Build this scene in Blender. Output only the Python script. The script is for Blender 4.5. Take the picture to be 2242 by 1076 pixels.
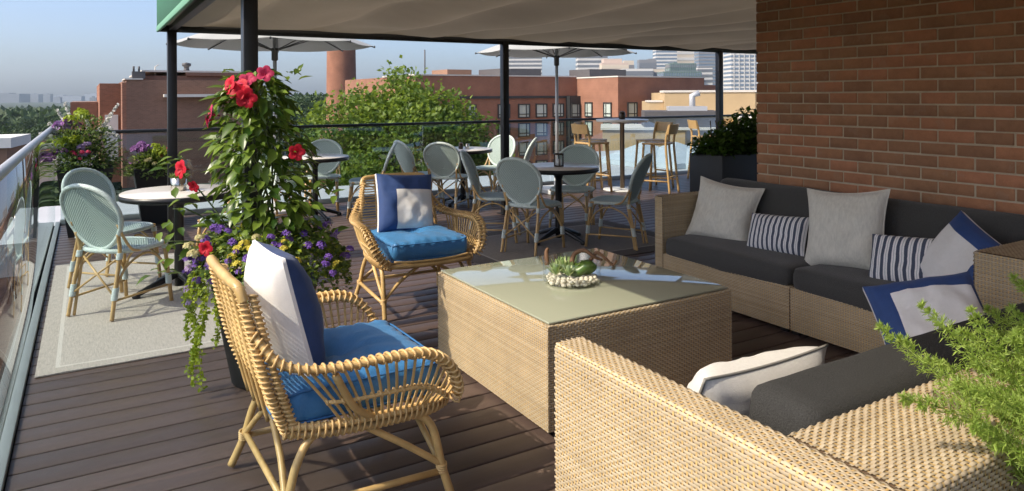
import bpy, bmesh, math, random
import numpy as np
from mathutils import Vector, Matrix, noise as mnoise

for o in list(bpy.data.objects): bpy.data.objects.remove(o)
SC = bpy.context.scene
COL = SC.collection
R = math.radians
rnd = random.Random(7)
NP = np.random.default_rng(7)

# ------------------------------------------------------------ camera
FPX, CAMH, YAW, ROLL = 1563.6, 1.48, R(30.74), R(0.274)
cd = bpy.data.cameras.new('camera'); cam = bpy.data.objects.new('camera', cd); COL.objects.link(cam)
cd.sensor_width = 36; cd.lens = 36*FPX/2242; cd.shift_y = -(538-209.5)/2242
cd.clip_start = .05; cd.clip_end = 20000
cam.matrix_world = Matrix.Translation((0, 0, CAMH)) @ Matrix.Rotation(-YAW, 4, 'Z') @ Matrix.Rotation(R(90), 4, 'X') @ Matrix.Rotation(-ROLL, 4, 'Z')
SC.camera = cam

# ------------------------------------------------------------ light
SUN_EL = R(43)
wd = bpy.data.worlds.new('World'); SC.world = wd; wd.use_nodes = True
nt = wd.node_tree; nt.nodes.clear()
sky = nt.nodes.new('ShaderNodeTexSky'); sky.sky_type = 'NISHITA'; sky.sun_disc = False
sky.sun_elevation = SUN_EL; sky.sun_rotation = R(-90); sky.altitude = 50; sky.air_density = 0.62; sky.dust_density = 3.0; sky.ozone_density = 2.4
bg = nt.nodes.new('ShaderNodeBackground'); bg.inputs[1].default_value = 0.115
wo = nt.nodes.new('ShaderNodeOutputWorld'); nt.links.new(sky.outputs[0], bg.inputs[0]); nt.links.new(bg.outputs[0], wo.inputs[0])
ld = bpy.data.lights.new('sun', 'SUN'); ld.energy = 2.0; ld.angle = R(.5); ld.color = (1, .89, .71)
sun = bpy.data.objects.new('sun', ld); COL.objects.link(sun)
sdir = Vector((-math.cos(SUN_EL), .03, math.sin(SUN_EL))).normalized()     # towards the sun
sun.rotation_euler = sdir.to_track_quat('Z', 'Y').to_euler(); sun.location = (-8, 0, 12)
SC.view_settings.view_transform = 'Standard'; SC.view_settings.look = 'None'
SC.view_settings.exposure = 1.24; SC.view_settings.gamma = 1
SC.render.engine = 'CYCLES'
SC.cycles.max_bounces = 8; SC.cycles.transparent_max_bounces = 16; SC.cycles.diffuse_bounces = 4
SC.cycles.use_denoising = True; SC.cycles.caustics_reflective = False; SC.cycles.caustics_refractive = False

# ------------------------------------------------------------ materials
def lnk(t, a, b): t.links.new(a, b)
def newmat(name):
    m = bpy.data.materials.new(name); m.use_nodes = True
    t = m.node_tree; b = t.nodes['Principled BSDF']
    return m, t, b
def nd(t, typ, **k):
    n = t.nodes.new(typ)
    for a, v in k.items():
        if a.startswith('i_'):
            key = a[2:]; key = int(key) if key.isdigit() else key
            n.inputs[key].default_value = v
        else: setattr(n, a, v)
    return n
def mth(t, op, a, b=None, c=None):
    n = t.nodes.new('ShaderNodeMath'); n.operation = op
    for i, x in enumerate((a, b, c)):
        if x is None: continue
        if isinstance(x, (int, float)): n.inputs[i].default_value = x
        else: lnk(t, x, n.inputs[i])
    return n.outputs[0]
def mixc(t, f, a, b, mode='MIX'):
    n = t.nodes.new('ShaderNodeMix'); n.data_type = 'RGBA'; n.blend_type = mode
    for i, x in ((0, f), (6, a), (7, b)):
        if isinstance(x, (int, float)): n.inputs[i].default_value = x
        elif isinstance(x, tuple): n.inputs[i].default_value = (*x[:3], 1)
        else: lnk(t, x, n.inputs[i])
    return n.outputs[2]
def rgb(c, k=1.0): return tuple(min(1, x*k) for x in c[:3])
def S(mat_name, col, rough=.6, metal=0, var=.12, nscale=6, bump=0, bscale=80, rand=0, stretch=None, spec=.5, sheen=0, coat=0, detail=4):
    """plain surface: noise mottling, per-object variation, fine relief"""
    m, t, b = newmat(mat_name)
    tc = nd(t, 'ShaderNodeTexCoord'); vec = tc.outputs['Object']
    if stretch:
        mp = nd(t, 'ShaderNodeMapping'); mp.inputs['Scale'].default_value = stretch; lnk(t, vec, mp.inputs[0]); vec = mp.outputs[0]
    n = nd(t, 'ShaderNodeTexNoise', i_Scale=nscale, i_Detail=detail, i_Roughness=.6); lnk(t, vec, n.inputs['Vector'])
    c = mixc(t, n.outputs[0], rgb(col, 1-var*1.6), rgb(col, 1+var*1.6))
    if rand:
        oi = nd(t, 'ShaderNodeObjectInfo')
        f = mth(t, 'MULTIPLY_ADD', oi.outputs['Random'], 2*rand, 1-rand)
        c = mixc(t, 1.0, c, f, 'MULTIPLY')
    lnk(t, c, b.inputs['Base Color'])
    b.inputs['Roughness'].default_value = rough; b.inputs['Metallic'].default_value = metal
    b.inputs['Specular IOR Level'].default_value = spec
    if sheen: b.inputs['Sheen Weight'].default_value = sheen
    if coat: b.inputs['Coat Weight'].default_value = coat; b.inputs['Coat Roughness'].default_value = .15
    if bump:
        n2 = nd(t, 'ShaderNodeTexNoise', i_Scale=bscale, i_Detail=3.0); lnk(t, vec, n2.inputs['Vector'])
        bp = nd(t, 'ShaderNodeBump', i_Strength=bump, i_Distance=.01); lnk(t, n2.outputs[0], bp.inputs['Height']); lnk(t, bp.outputs[0], b.inputs['Normal'])
    return m
def leafmat(name, dark, light, trans=.35, rough=.45, tcol=None):
    m, t, b = newmat(name)
    g = nd(t, 'ShaderNodeNewGeometry'); oi = nd(t, 'ShaderNodeObjectInfo')
    f = mth(t, 'FRACT', mth(t, 'ADD', g.outputs['Random Per Island'], oi.outputs['Random']))
    c = mixc(t, f, dark, light)
    lnk(t, c, b.inputs['Base Color']); b.inputs['Roughness'].default_value = rough; b.inputs['Specular IOR Level'].default_value = .35
    tr = nd(t, 'ShaderNodeBsdfTranslucent'); tcx = mixc(t, .6, c, tcol or rgb((light[0]*1.3, light[1]*1.25, light[2]*.7)))
    lnk(t, tcx, tr.inputs[0])
    mx = nd(t, 'ShaderNodeMixShader', i_0=trans); lnk(t, b.outputs[0], mx.inputs[1]); lnk(t, tr.outputs[0], mx.inputs[2])
    lnk(t, mx.outputs[0], t.nodes['Material Output'].inputs[0])
    return m
def glassmat(name, tint=(.86, .90, .90), gain=1.7):
    m, t, b = newmat(name); t.nodes.remove(b)
    fr = nd(t, 'ShaderNodeFresnel', i_IOR=1.5); g = nd(t, 'ShaderNodeNewGeometry')
    f = mth(t, 'MULTIPLY', fr.outputs[0], mth(t, 'SUBTRACT', 1.0, g.outputs['Backfacing']))
    f = mth(t, 'MINIMUM', mth(t, 'MULTIPLY', f, gain), .93)
    tr = nd(t, 'ShaderNodeBsdfTransparent'); tr.inputs[0].default_value = (*tint, 1)
    gl = nd(t, 'ShaderNodeBsdfAnisotropic'); gl.inputs['Roughness'].default_value = .015; gl.inputs[0].default_value = (1, 1, 1, 1)
    mx = nd(t, 'ShaderNodeMixShader'); lnk(t, f, mx.inputs[0]); lnk(t, tr.outputs[0], mx.inputs[1]); lnk(t, gl.outputs[0], mx.inputs[2])
    lnk(t, mx.outputs[0], t.nodes['Material Output'].inputs[0])
    return m

M = {}
M['plank'] = S('composite_deck_board', (.094, .064, .053), .40, var=.16, nscale=5, stretch=(.6, 9, 9), bump=.08, bscale=60, rand=.14, spec=.45)
M['joist'] = S('deck_substructure', (.012, .011, .010), .9)
M['black'] = S('black_powdercoat', (.012, .012, .013), .38, var=.1)
M['iron'] = S('black_cast_iron', (.012, .013, .016), .32, var=.2, bump=.1)
M['alu'] = S('satin_aluminium', (.48, .49, .51), .45, metal=.25, var=.05, nscale=20)
M['channel'] = S('grey_rail_channel', (.26, .28, .28), .45, metal=.0, var=.08)
M['potblack'] = S('charcoal_planter', (.018, .018, .019), .55, var=.15, bump=.05)
M['potgrey'] = S('dark_zinc_planter', (.035, .036, .037), .6, var=.12)
M['soil'] = S('potting_soil', (.03, .02, .013), .95, var=.3, nscale=40, bump=.6)
M['mortar'] = S('mortar', (.52, .43, .31), .95, var=.14, nscale=25, bump=.4, bscale=200)
M['wicker_back'] = S('wicker_core', (.16, .10, .055), .9)
M['cane'] = S('rattan_cane', (.58, .385, .155), .36, var=.32, nscale=11, bump=.08, bscale=60, rand=.06, spec=.5)
M['cane_lt'] = S('rattan_binding', (.64, .43, .19), .42, var=.22, nscale=30, rand=.05)
M['bamboo'] = S('bistro_cane', (.58, .385, .17), .36, var=.26, nscale=16, rand=.08)
M['wrap'] = S('pale_binding', (.60, .67, .66), .5, var=.1, nscale=60)
M['oak'] = S('oak_stool_wood', (.52, .335, .14), .45, var=.16, nscale=8, stretch=(6, 6, .8), rand=.08)
M['tabletop'] = S('white_stone_table_top', (.72, .68, .62), .22, var=.05, nscale=5, spec=.5)
M['whitemet'] = S('white_enamel', (.72, .73, .72), .4, var=.05)
M['bronze'] = S('bronze_pole', (.20, .15, .11), .3, metal=.7, var=.1)
M['umb'] = S('umbrella_canvas', (.40, .405, .39), .85, var=.05, nscale=3, bump=.1, bscale=30)
M['umbrib'] = S('umbrella_rib', (.10, .10, .10), .4, metal=.4)
def clothmat(name, col, trans):
    m = S(name, col, .9, var=.09, nscale=1.5, bump=.12, bscale=9); t = m.node_tree; b = t.nodes['Principled BSDF']
    tr = nd(t, 'ShaderNodeBsdfTranslucent'); lnk(t, b.inputs['Base Color'].links[0].from_socket, tr.inputs[0])
    mx = nd(t, 'ShaderNodeMixShader', i_0=trans); lnk(t, b.outputs[0], mx.inputs[1]); lnk(t, tr.outputs[0], mx.inputs[2]); lnk(t, mx.outputs[0], t.nodes['Material Output'].inputs[0])
    return m
M['canvas'] = clothmat('canopy_canvas', (.43, .36, .275), .12)
M['canvas_top'] = S('green_canopy_canvas', (.035, .15, .085), .8, var=.08, nscale=3)
M['greentrim'] = S('green_valance_binding', (.16, .36, .24), .7, var=.05)
M['charcoal'] = S('charcoal_weave_fabric', (.058, .057, .054), .92, var=.35, nscale=200, bump=.5, bscale=260, sheen=.15, detail=2)
M['tweed'] = S('charcoal_tweed', (.030, .0295, .028), .95, var=.62, nscale=260, bump=.5, bscale=260, sheen=0, detail=2)
M['linen'] = S('grey_linen', (.66, .635, .56), .95, var=.16, nscale=90, stretch=(1, 1, .25), bump=.25, bscale=300, sheen=.15)
M['linenlt'] = S('pale_linen', (.66, .64, .60), .95, var=.08, nscale=90, bump=.22, bscale=300)
M['piping'] = S('grey_piping', (.24, .23, .205), .9)
M['pwhite'] = S('white_canvas', (.76, .745, .73), .85, var=.04, nscale=60, bump=.15, bscale=250)
M['navy'] = S('navy_canvas', (.018, .055, .19), .7, var=.12, nscale=30, bump=.15, bscale=250, sheen=.1)
M['skyblue'] = S('blue_canvas', (.045, .20, .44), .5, var=.12, nscale=14, bump=.2, bscale=120, sheen=.1)
M['bluepipe'] = S('blue_piping', (.035, .15, .36), .6)
M['stem'] = S('green_stem', (.07, .10, .03), .7)
M['bark'] = S('bark', (.09, .065, .045), .9, var=.3, nscale=20, bump=.6)
M['pebble'] = S('white_pebble', (.74, .68, .56), .6, var=.12, nscale=30, rand=.15)
M['drift'] = S('driftwood', (.15, .075, .035), .7, var=.35, nscale=30, bump=.3)
M['succ'] = leafmat('succulent_leaf', (.24, .37, .13), (.55, .62, .33), .15, .4)
M['gourd'] = S('glossy_green_succulent', (.07, .13, .02), .3, var=.5, nscale=14)
M['silver'] = S('silver_pot', (.6, .56, .5), .18, metal=1, var=.05)
M['darkjar'] = S('dark_bronze_jar', (.05, .035, .025), .2, metal=.4)
M['glass'] = glassmat('railing_glass', (.80, .86, .86), 1.9)
M['bowlglass'] = glassmat('clear_bowl_glass', (.97, .98, .975), 1.2)
M['leaf'] = leafmat('mandevilla_leaf', (.030, .075, .012), (.20, .29, .045), .32, .30)
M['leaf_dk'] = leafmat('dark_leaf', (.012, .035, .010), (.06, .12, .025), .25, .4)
M['leaf_lime'] = leafmat('lime_leaf', (.16, .24, .02), (.42, .50, .05), .4, .5)
M['leaf_mix'] = leafmat('planter_leaf', (.045, .10, .02), (.24, .32, .09), .35, .5)
M['fern'] = leafmat('asparagus_fern', (.16, .26, .045), (.43, .55, .13), .42, .45)
M['shrub'] = leafmat('shrub_leaf', (.018, .05, .006), (.085, .16, .018), .3, .4)
M['treeleaf'] = leafmat('tree_leaf', (.058, .115, .018), (.23, .315, .052), .42, .5)
M['woodleaf'] = leafmat('wood_leaf', (.022, .05, .016), (.06, .105, .03), .2, .6)
for n, c in dict(red=(.62, .012, .035), pink=(.66, .05, .14), purple=(.22, .11, .46), violet=(.36, .16, .42), white=(.74, .73, .68), yellow=(.72, .62, .09), cream=(.66, .60, .30), lilac=(.50, .36, .58)).items():
    M['fl_'+n] = leafmat(n+'_petal', rgb(c, .75), rgb(c, 1.1), .3, .6, c)

# red wall brick: each brick its own tint
def brickmat():
    m, t, b = newmat('red_wall_brick')
    oi = nd(t, 'ShaderNodeObjectInfo'); g = nd(t, 'ShaderNodeNewGeometry'); tc = nd(t, 'ShaderNodeTexCoord')
    f = mth(t, 'FRACT', mth(t, 'ADD', oi.outputs['Random'], g.outputs['Random Per Island']))
    cr = nd(t, 'ShaderNodeValToRGB'); e = cr.color_ramp.elements
    e[0].position = 0; e[0].color = (.29, .152, .088, 1); e[1].position = 1; e[1].color = (.43, .195, .110, 1)
    k = e.new(.45); k.color = (.35, .185, .102, 1); k = e.new(.75); k.color = (.385, .182, .098, 1)
    lnk(t, f, cr.inputs[0])
    sh = nd(t, 'ShaderNodeCombineXYZ'); lnk(t, mth(t, 'MULTIPLY', f, 37.), sh.inputs[0]); va = nd(t, 'ShaderNodeVectorMath', operation='ADD')
    lnk(t, tc.outputs['Object'], va.inputs[0]); lnk(t, sh.outputs[0], va.inputs[1])
    n = nd(t, 'ShaderNodeTexNoise', i_Scale=16., i_Detail=6., i_Roughness=.7); lnk(t, va.outputs[0], n.inputs['Vector'])
    c = mixc(t, 1., cr.outputs[0], mth(t, 'MULTIPLY_ADD', n.outputs[0], .6, .70), 'MULTIPLY')
    n3 = nd(t, 'ShaderNodeTexNoise', i_Scale=7., i_Detail=5.); lnk(t, va.outputs[0], n3.inputs['Vector'])
    sm = mth(t, 'MULTIPLY', mth(t, 'GREATER_THAN', n3.outputs[0], .62), .22)
    c = mixc(t, sm, c, (.36, .24, .17))
    n4 = nd(t, 'ShaderNodeTexNoise', i_Scale=1.7, i_Detail=5., i_Roughness=.65); lnk(t, g.outputs['Position'], n4.inputs['Vector'])
    c = mixc(t, 1., c, mth(t, 'MULTIPLY_ADD', n4.outputs[0], .8, .62), 'MULTIPLY')
    lnk(t, c, b.inputs['Base Color']); b.inputs['Roughness'].default_value = .9; b.inputs['Specular IOR Level'].default_value = .25
    n2 = nd(t, 'ShaderNodeTexNoise', i_Scale=130., i_Detail=4.); lnk(t, va.outputs[0], n2.inputs['Vector'])
    bp = nd(t, 'ShaderNodeBump', i_Strength=.5, i_Distance=.006); lnk(t, n2.outputs[0], bp.inputs['Height']); lnk(t, bp.outputs[0], b.inputs['Normal'])
    return m
M['brick'] = brickmat()
# brickwork too far away to tell the bricks apart
def farbrick(name, col, mort=(.30, .22, .17), sc=3.5, con=.12):
    m, t, b = newmat(name); tc = nd(t, 'ShaderNodeTexCoord'); mp = nd(t, 'ShaderNodeMapping'); mp.inputs['Rotation'].default_value = (R(90), 0, 0)
    lnk(t, tc.outputs['Object'], mp.inputs[0])
    br = nd(t, 'ShaderNodeTexBrick', i_Scale=sc); br.inputs['Color1'].default_value = (*rgb(col, 1-con), 1); br.inputs['Color2'].default_value = (*rgb(col, 1+con), 1); br.inputs['Mortar'].default_value = (*[col[i]*.7+mort[i]*.3 for i in range(3)], 1)
    br.inputs['Mortar Size'].default_value = .012; br.inputs['Brick Width'].default_value = .25; br.inputs['Row Height'].default_value = .085
    lnk(t, mp.outputs[0], br.inputs['Vector'])
    n = nd(t, 'ShaderNodeTexNoise', i_Scale=.9, i_Detail=5.); lnk(t, tc.outputs['Object'], n.inputs['Vector'])
    c = mixc(t, 1., br.outputs[0], mth(t, 'MULTIPLY_ADD', n.outputs[0], .7, .65), 'MULTIPLY')
    lnk(t, c, b.inputs['Base Color']); b.inputs['Roughness'].default_value = .9
    return m
M['fbrick'] = farbrick('distant_red_brick', (.29, .122, .072))
M['fbrick2'] = farbrick('distant_brown_brick', (.215, .115, .078))
M['tanstone'] = S('tan_render', (.46, .335, .19), .9, var=.10, nscale=.8)
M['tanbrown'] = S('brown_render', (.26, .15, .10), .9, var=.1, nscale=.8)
M['coping'] = S('pale_coping', (.62, .58, .52), .8, var=.08)
M['winframe'] = S('dark_window_frame', (.03, .032, .034), .5)
M['winpane'] = S('curtained_window_pane', (.44, .50, .46), .18, var=.25, nscale=2.5, stretch=(9, 9, .3), rand=.25)
M['roofpale'] = S('pale_roof_membrane', (.50, .51, .53), .6, var=.10, nscale=.8)
M['greybox'] = S('grey_plant_box', (.085, .08, .082), .6, var=.1)
M['skylight'] = S('skylight_glazing', (.45, .52, .58), .15, var=.1)
M['tw_white'] = S('tower_pale_concrete', (.62, .60, .57), .8, var=.04, nscale=.02)
M['tw_pink'] = S('tower_pinkish_stone', (.56, .44, .37), .8, var=.04, nscale=.02)
M['tw_grey'] = S('tower_grey_cladding', (.22, .22, .23), .6, var=.06, nscale=.02)
M['tw_glass'] = S('tower_blue_glass', (.17, .22, .29), .2, var=.1, nscale=.02)
M['tw_green'] = S('tower_green_glass', (.15, .21, .20), .25, var=.1, nscale=.03)
M['tw_band'] = S('tower_window_band', (.17, .18, .20), .3, var=.1, nscale=.03)
M['tw_cream'] = S('tower_cream_stone', (.62, .53, .42), .8, var=.04, nscale=.02)
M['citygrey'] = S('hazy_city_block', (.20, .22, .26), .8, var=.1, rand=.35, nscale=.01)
M['ground'] = S('wooded_ground', (.030, .045, .022), 1, var=.3, nscale=.02)
M['whiteblk'] = S('white_render', (.72, .71, .68), .8, var=.05)
# woven synthetic wicker: colour only, the weave itself is geometry
def wickermat():
    m, t, b = newmat('wicker_strand')
    g = nd(t, 'ShaderNodeNewGeometry'); tc = nd(t, 'ShaderNodeTexCoord')
    n = nd(t, 'ShaderNodeTexNoise', i_Scale=6., i_Detail=6., i_Roughness=.7); lnk(t, tc.outputs['Object'], n.inputs['Vector'])
    c = mixc(t, g.outputs['Random Per Island'], (.43, .345, .235), (.53, .435, .30))
    c = mixc(t, 1., c, mth(t, 'MULTIPLY_ADD', n.outputs[0], .6, .68), 'MULTIPLY')
    lnk(t, c, b.inputs['Base Color']); b.inputs['Roughness'].default_value = .62; b.inputs['Specular IOR Level'].default_value = .22
    return m
M['wicker'] = wickermat()
def weavefab(name, c1, c2, c3):
    m, t, b = newmat(name); uv = nd(t, 'ShaderNodeUVMap'); sx = nd(t, 'ShaderNodeSeparateXYZ'); lnk(t, uv.outputs[0], sx.inputs[0])
    u = mth(t, 'ABSOLUTE', sx.outputs[0]); v = sx.outputs[1]
    a = mth(t, 'SINE', mth(t, 'MULTIPLY', mth(t, 'ADD', u, v), 2*math.pi/.021))
    d = mth(t, 'SINE', mth(t, 'MULTIPLY', mth(t, 'SUBTRACT', u, v), 2*math.pi/.0125))
    f = mth(t, 'MULTIPLY_ADD', a, .5, .5)
    c = mixc(t, f, c1, c2); f2 = mth(t, 'MULTIPLY', mth(t, 'GREATER_THAN', d, .4), .55)
    c = mixc(t, f2, c, c3)
    oi = nd(t, 'ShaderNodeObjectInfo'); c = mixc(t, 1., c, mth(t, 'MULTIPLY_ADD', oi.outputs['Random'], .2, .9), 'MULTIPLY')
    lnk(t, c, b.inputs['Base Color']); b.inputs['Roughness'].default_value = .5
    bp = nd(t, 'ShaderNodeBump', i_Strength=.55, i_Distance=.004); lnk(t, mth(t, 'ADD', a, d), bp.inputs['Height']); lnk(t, bp.outputs[0], b.inputs['Normal'])
    return m
M['aqua'] = weavefab('aqua_bistro_weave', (.19, .30, .275), (.48, .585, .54), (.70, .75, .71))
M['aqua_rim'] = S('aqua_bistro_rim', (.56, .645, .605), .5, var=.25, nscale=90, bump=.5, bscale=120, rand=.08)
def rugmat(name, W, D, inset, base, band, linec):
    m, t, b = newmat(name); tc = nd(t, 'ShaderNodeTexCoord'); sx = nd(t, 'ShaderNodeSeparateXYZ'); lnk(t, tc.outputs['Object'], sx.inputs[0])
    dx = mth(t, 'SUBTRACT', W/2, mth(t, 'ABSOLUTE', sx.outputs[0])); dy = mth(t, 'SUBTRACT', D/2, mth(t, 'ABSOLUTE', sx.outputs[1]))
    e = mth(t, 'MINIMUM', dx, dy)
    mp = nd(t, 'ShaderNodeMapping'); mp.inputs['Scale'].default_value = (60, 9, 1); lnk(t, tc.outputs['Object'], mp.inputs[0])
    n = nd(t, 'ShaderNodeTexNoise', i_Scale=1.6, i_Detail=5., i_Roughness=.7); lnk(t, mp.outputs[0], n.inputs['Vector'])
    mp2 = nd(t, 'ShaderNodeMapping'); mp2.inputs['Scale'].default_value = (12, 140, 1); lnk(t, tc.outputs['Object'], mp2.inputs[0])
    n2 = nd(t, 'ShaderNodeTexNoise', i_Scale=1.6, i_Detail=3.); lnk(t, mp2.outputs[0], n2.inputs['Vector'])
    k = mth(t, 'ADD', mth(t, 'MULTIPLY', n.outputs[0], .9), mth(t, 'MULTIPLY_ADD', n2.outputs[0], .5, .3))
    c = mixc(t, mth(t, 'LESS_THAN', e, inset), base, band)
    c = mixc(t, 1., c, k, 'MULTIPLY')
    ln = mth(t, 'LESS_THAN', mth(t, 'ABSOLUTE', mth(t, 'SUBTRACT', e, inset)), .011)
    c = mixc(t, mth(t, 'MULTIPLY', ln, .7), c, linec)
    lnk(t, c, b.inputs['Base Color']); b.inputs['Roughness'].default_value = .95; b.inputs['Specular IOR Level'].default_value = .15
    bp = nd(t, 'ShaderNodeBump', i_Strength=.5, i_Distance=.004); lnk(t, k, bp.inputs['Height']); lnk(t, bp.outputs[0], b.inputs['Normal'])
    return m
def stripemat(name):
    m, t, b = newmat(name); uv = nd(t, 'ShaderNodeUVMap'); sx = nd(t, 'ShaderNodeSeparateXYZ'); lnk(t, uv.outputs[0], sx.inputs[0])
    f = mth(t, 'FRACT', mth(t, 'MULTIPLY', sx.outputs[0], 12.))
    navy = mth(t, 'LESS_THAN', f, .46)
    hair = mth(t, 'LESS_THAN', mth(t, 'ABSOLUTE', mth(t, 'SUBTRACT', f, .73)), .035)
    c = mixc(t, navy, (.78, .77, .77), (.07, .085, .13)); c = mixc(t, mth(t, 'MULTIPLY', hair, .6), c, (.10, .12, .18))
    tc = nd(t, 'ShaderNodeTexCoord'); n = nd(t, 'ShaderNodeTexNoise', i_Scale=250.); lnk(t, tc.outputs['Object'], n.inputs['Vector'])
    c = mixc(t, 1., c, mth(t, 'MULTIPLY_ADD', n.outputs[0], .5, .75), 'MULTIPLY')
    lnk(t, c, b.inputs['Base Color']); b.inputs['Roughness'].default_value = .9
    bp = nd(t, 'ShaderNodeBump', i_Strength=.25, i_Distance=.003); lnk(t, n.outputs[0], bp.inputs['Height']); lnk(t, bp.outputs[0], b.inputs['Normal'])
    return m
M['stripe'] = stripemat('navy_white_ticking')
def tabletopglass():
    m, t, b = newmat('frosted_green_glass')
    b.inputs['Base Color'].default_value = (.37, .39, .29, 1); b.inputs['Roughness'].default_value = .035; b.inputs['Specular IOR Level'].default_value = .6
    b.inputs['IOR'].default_value = 2.0
    return m
M['topglass'] = tabletopglass()

# ------------------------------------------------------------ mesh helpers
class MB:
    def __init__(s): s.v = []; s.f = []; s.m = []; s.uv = []; s.n = 0; s.sm = []
    def add(s, verts, faces, mi=0, uv=None, smooth=True):
        verts = np.asarray(verts, float).reshape(-1, 3); o = s.n
        s.v.append(verts); s.n += len(verts)
        for f in faces: s.f.append([int(i)+o for i in f])
        s.m += [mi]*len(faces); s.sm += [smooth]*len(faces)
        s.uv.append(np.asarray(uv, float).reshape(-1, 2) if uv is not None else np.zeros((len(verts), 2)))
        return s
    def box(s, x0, x1, y0, y1, z0, z1, mi=0, M4=None):
        v = np.array([(x, y, z) for z in (z0, z1) for y in (y0, y1) for x in (x0, x1)], float)
        if M4 is not None: v = v @ np.array(M4.to_3x3()).T + np.array(M4.translation)
        return s.add(v, [(0, 2, 3, 1), (4, 5, 7, 6), (0, 1, 5, 4), (1, 3, 7, 5), (3, 2, 6, 7), (2, 0, 4, 6)], mi, smooth=False)
    def rbox(s, x0, x1, y0, y1, z0, z1, r=.004, seg=2, mi=0):
        bm = bmesh.new(); bmesh.ops.create_cube(bm, size=1)
        for v in bm.verts: v.co = Vector(((x0+x1)/2+v.co.x*(x1-x0), (y0+y1)/2+v.co.y*(y1-y0), (z0+z1)/2+v.co.z*(z1-z0)))
        bmesh.ops.bevel(bm, geom=list(bm.edges), offset=r, segments=seg, affect='EDGES', profile=.5)
        return s.frombm(bm, mi)
    def frombm(s, bm, mi=0, smooth=True):
        bm.verts.index_update()
        s.add([v.co[:] for v in bm.verts], [[v.index for v in f.verts] for f in bm.faces], mi, smooth=smooth); bm.free(); return s
    def tube(s, pts, r, n=8, mi=0, closed=False, cap=True):
        P = np.asarray(pts, float); k = len(P); rr = np.full(k, r) if np.isscalar(r) else np.asarray(r, float)
        T = np.empty_like(P)
        if closed: T = np.roll(P, -1, 0)-np.roll(P, 1, 0)
        else: T[1:-1] = P[2:]-P[:-2]; T[0] = P[1]-P[0]; T[-1] = P[-1]-P[-2]
        T /= np.linalg.norm(T, axis=1)[:, None]+1e-12
        a = np.array((0, 0, 1.)) if abs(T[0][2]) < .9 else np.array((1., 0, 0))
        N = np.cross(T[0], a); N /= np.linalg.norm(N); out = []
        ang = np.arange(n)*2*math.pi/n; ca, sa = np.cos(ang), np.sin(ang)
        for i in range(k):
            N = N-T[i]*(N@T[i]); N /= np.linalg.norm(N)+1e-12; B = np.cross(T[i], N)
            out.append(P[i]+rr[i]*(ca[:, None]*N+sa[:, None]*B))
        v = np.concatenate(out); fs = []
        for i in range(k if closed else k-1):
            a0 = i*n; b0 = ((i+1) % k)*n
            for j in range(n): fs.append((a0+j, a0+(j+1) % n, b0+(j+1) % n, b0+j))
        if cap and not closed: fs.append(tuple(range(n-1, -1, -1))); fs.append(tuple((k-1)*n+j for j in range(n)))
        return s.add(v, fs, mi)
    def lathe(s, prof, n=32, mi=0, c=(0, 0, 0), smooth=True):
        v = []; fs = []
        for (r, z) in prof:
            for j in range(n): v.append((c[0]+r*math.cos(2*math.pi*j/n), c[1]+r*math.sin(2*math.pi*j/n), c[2]+z))
        for i in range(len(prof)-1):
            for j in range(n): fs.append((i*n+j, i*n+(j+1) % n, (i+1)*n+(j+1) % n, (i+1)*n+j))
        if prof[0][0] > 1e-4: fs.append(tuple(range(n-1, -1, -1)))
        if prof[-1][0] > 1e-4: fs.append(tuple((len(prof)-1)*n+j for j in range(n)))
        return s.add(v, fs, mi, smooth=smooth)
    def grid(s, fn, nu, nv, mi=0, uvf=None, flip=False):
        v = []; uv = []; fs = []
        for j in range(nv+1):
            for i in range(nu+1):
                a, b = i/nu, j/nv; v.append(fn(a, b)); uv.append(uvf(a, b) if uvf else (a, b))
        for j in range(nv):
            for i in range(nu):
                q = (j*(nu+1)+i, j*(nu+1)+i+1, (j+1)*(nu+1)+i+1, (j+1)*(nu+1)+i); fs.append(q[::-1] if flip else q)
        return s.add(v, fs, mi, uv)
    def mesh(s, name, mats):
        me = bpy.data.meshes.new(name); V = np.concatenate(s.v) if s.v else np.zeros((0, 3))
        me.from_pydata(V.tolist(), [], s.f)
        for mm in (mats if isinstance(mats, (list, tuple)) else [mats]): me.materials.append(M[mm] if isinstance(mm, str) else mm)
        me.polygons.foreach_set('material_index', s.m); me.polygons.foreach_set('use_smooth', s.sm)
        UV = np.concatenate(s.uv)
        if UV.any():
            li = np.empty(len(me.loops), np.int32); me.loops.foreach_get('vertex_index', li)
            me.uv_layers.new(name='UVMap').data.foreach_set('uv', UV[li].ravel())
        me.update(); return me
    def build(s, name, mats, parent=None): return link(name, s.mesh(name, mats), parent)
def link(name, me, parent=None):
    o = bpy.data.objects.new(name, me); COL.objects.link(o)
    if parent: o.parent = parent
    return o
def tag(o, label=None, cat=None, group=None, kind=None):
    for k, v in (('label', label), ('category', cat), ('group', group), ('kind', kind)):
        if v: o[k] = v
    return o
def thing(name, label, cat, loc=(0, 0, 0), rz=0, group=None):
    o = bpy.data.objects.new(name, None); o.empty_display_size = .1; COL.objects.link(o)
    o.location = loc; o.rotation_euler = (0, 0, rz); return tag(o, label, cat, group)
def copy_tree(o, parent=None):
    c = o.copy(); COL.objects.link(c); c.parent = parent
    for ch in o.children: copy_tree(ch, c)
    return c
def spline(pts, n=8, closed=False):
    P = [np.array(p, float) for p in pts]; out = []; k = len(P)
    for i in range(k if closed else k-1):
        p1, p2 = P[i], P[(i+1) % k]
        p0 = P[(i-1) % k] if closed or i > 0 else p1; p3 = P[(i+2) % k] if closed or i+2 < k else p2
        for j in range(n):
            t = j/n; out.append(.5*((2*p1)+(p2-p0)*t+(2*p0-5*p1+4*p2-p3)*t*t+(3*p1-p0-3*p2+p3)*t**3))
    if not closed: out.append(P[-1])
    return out
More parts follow.
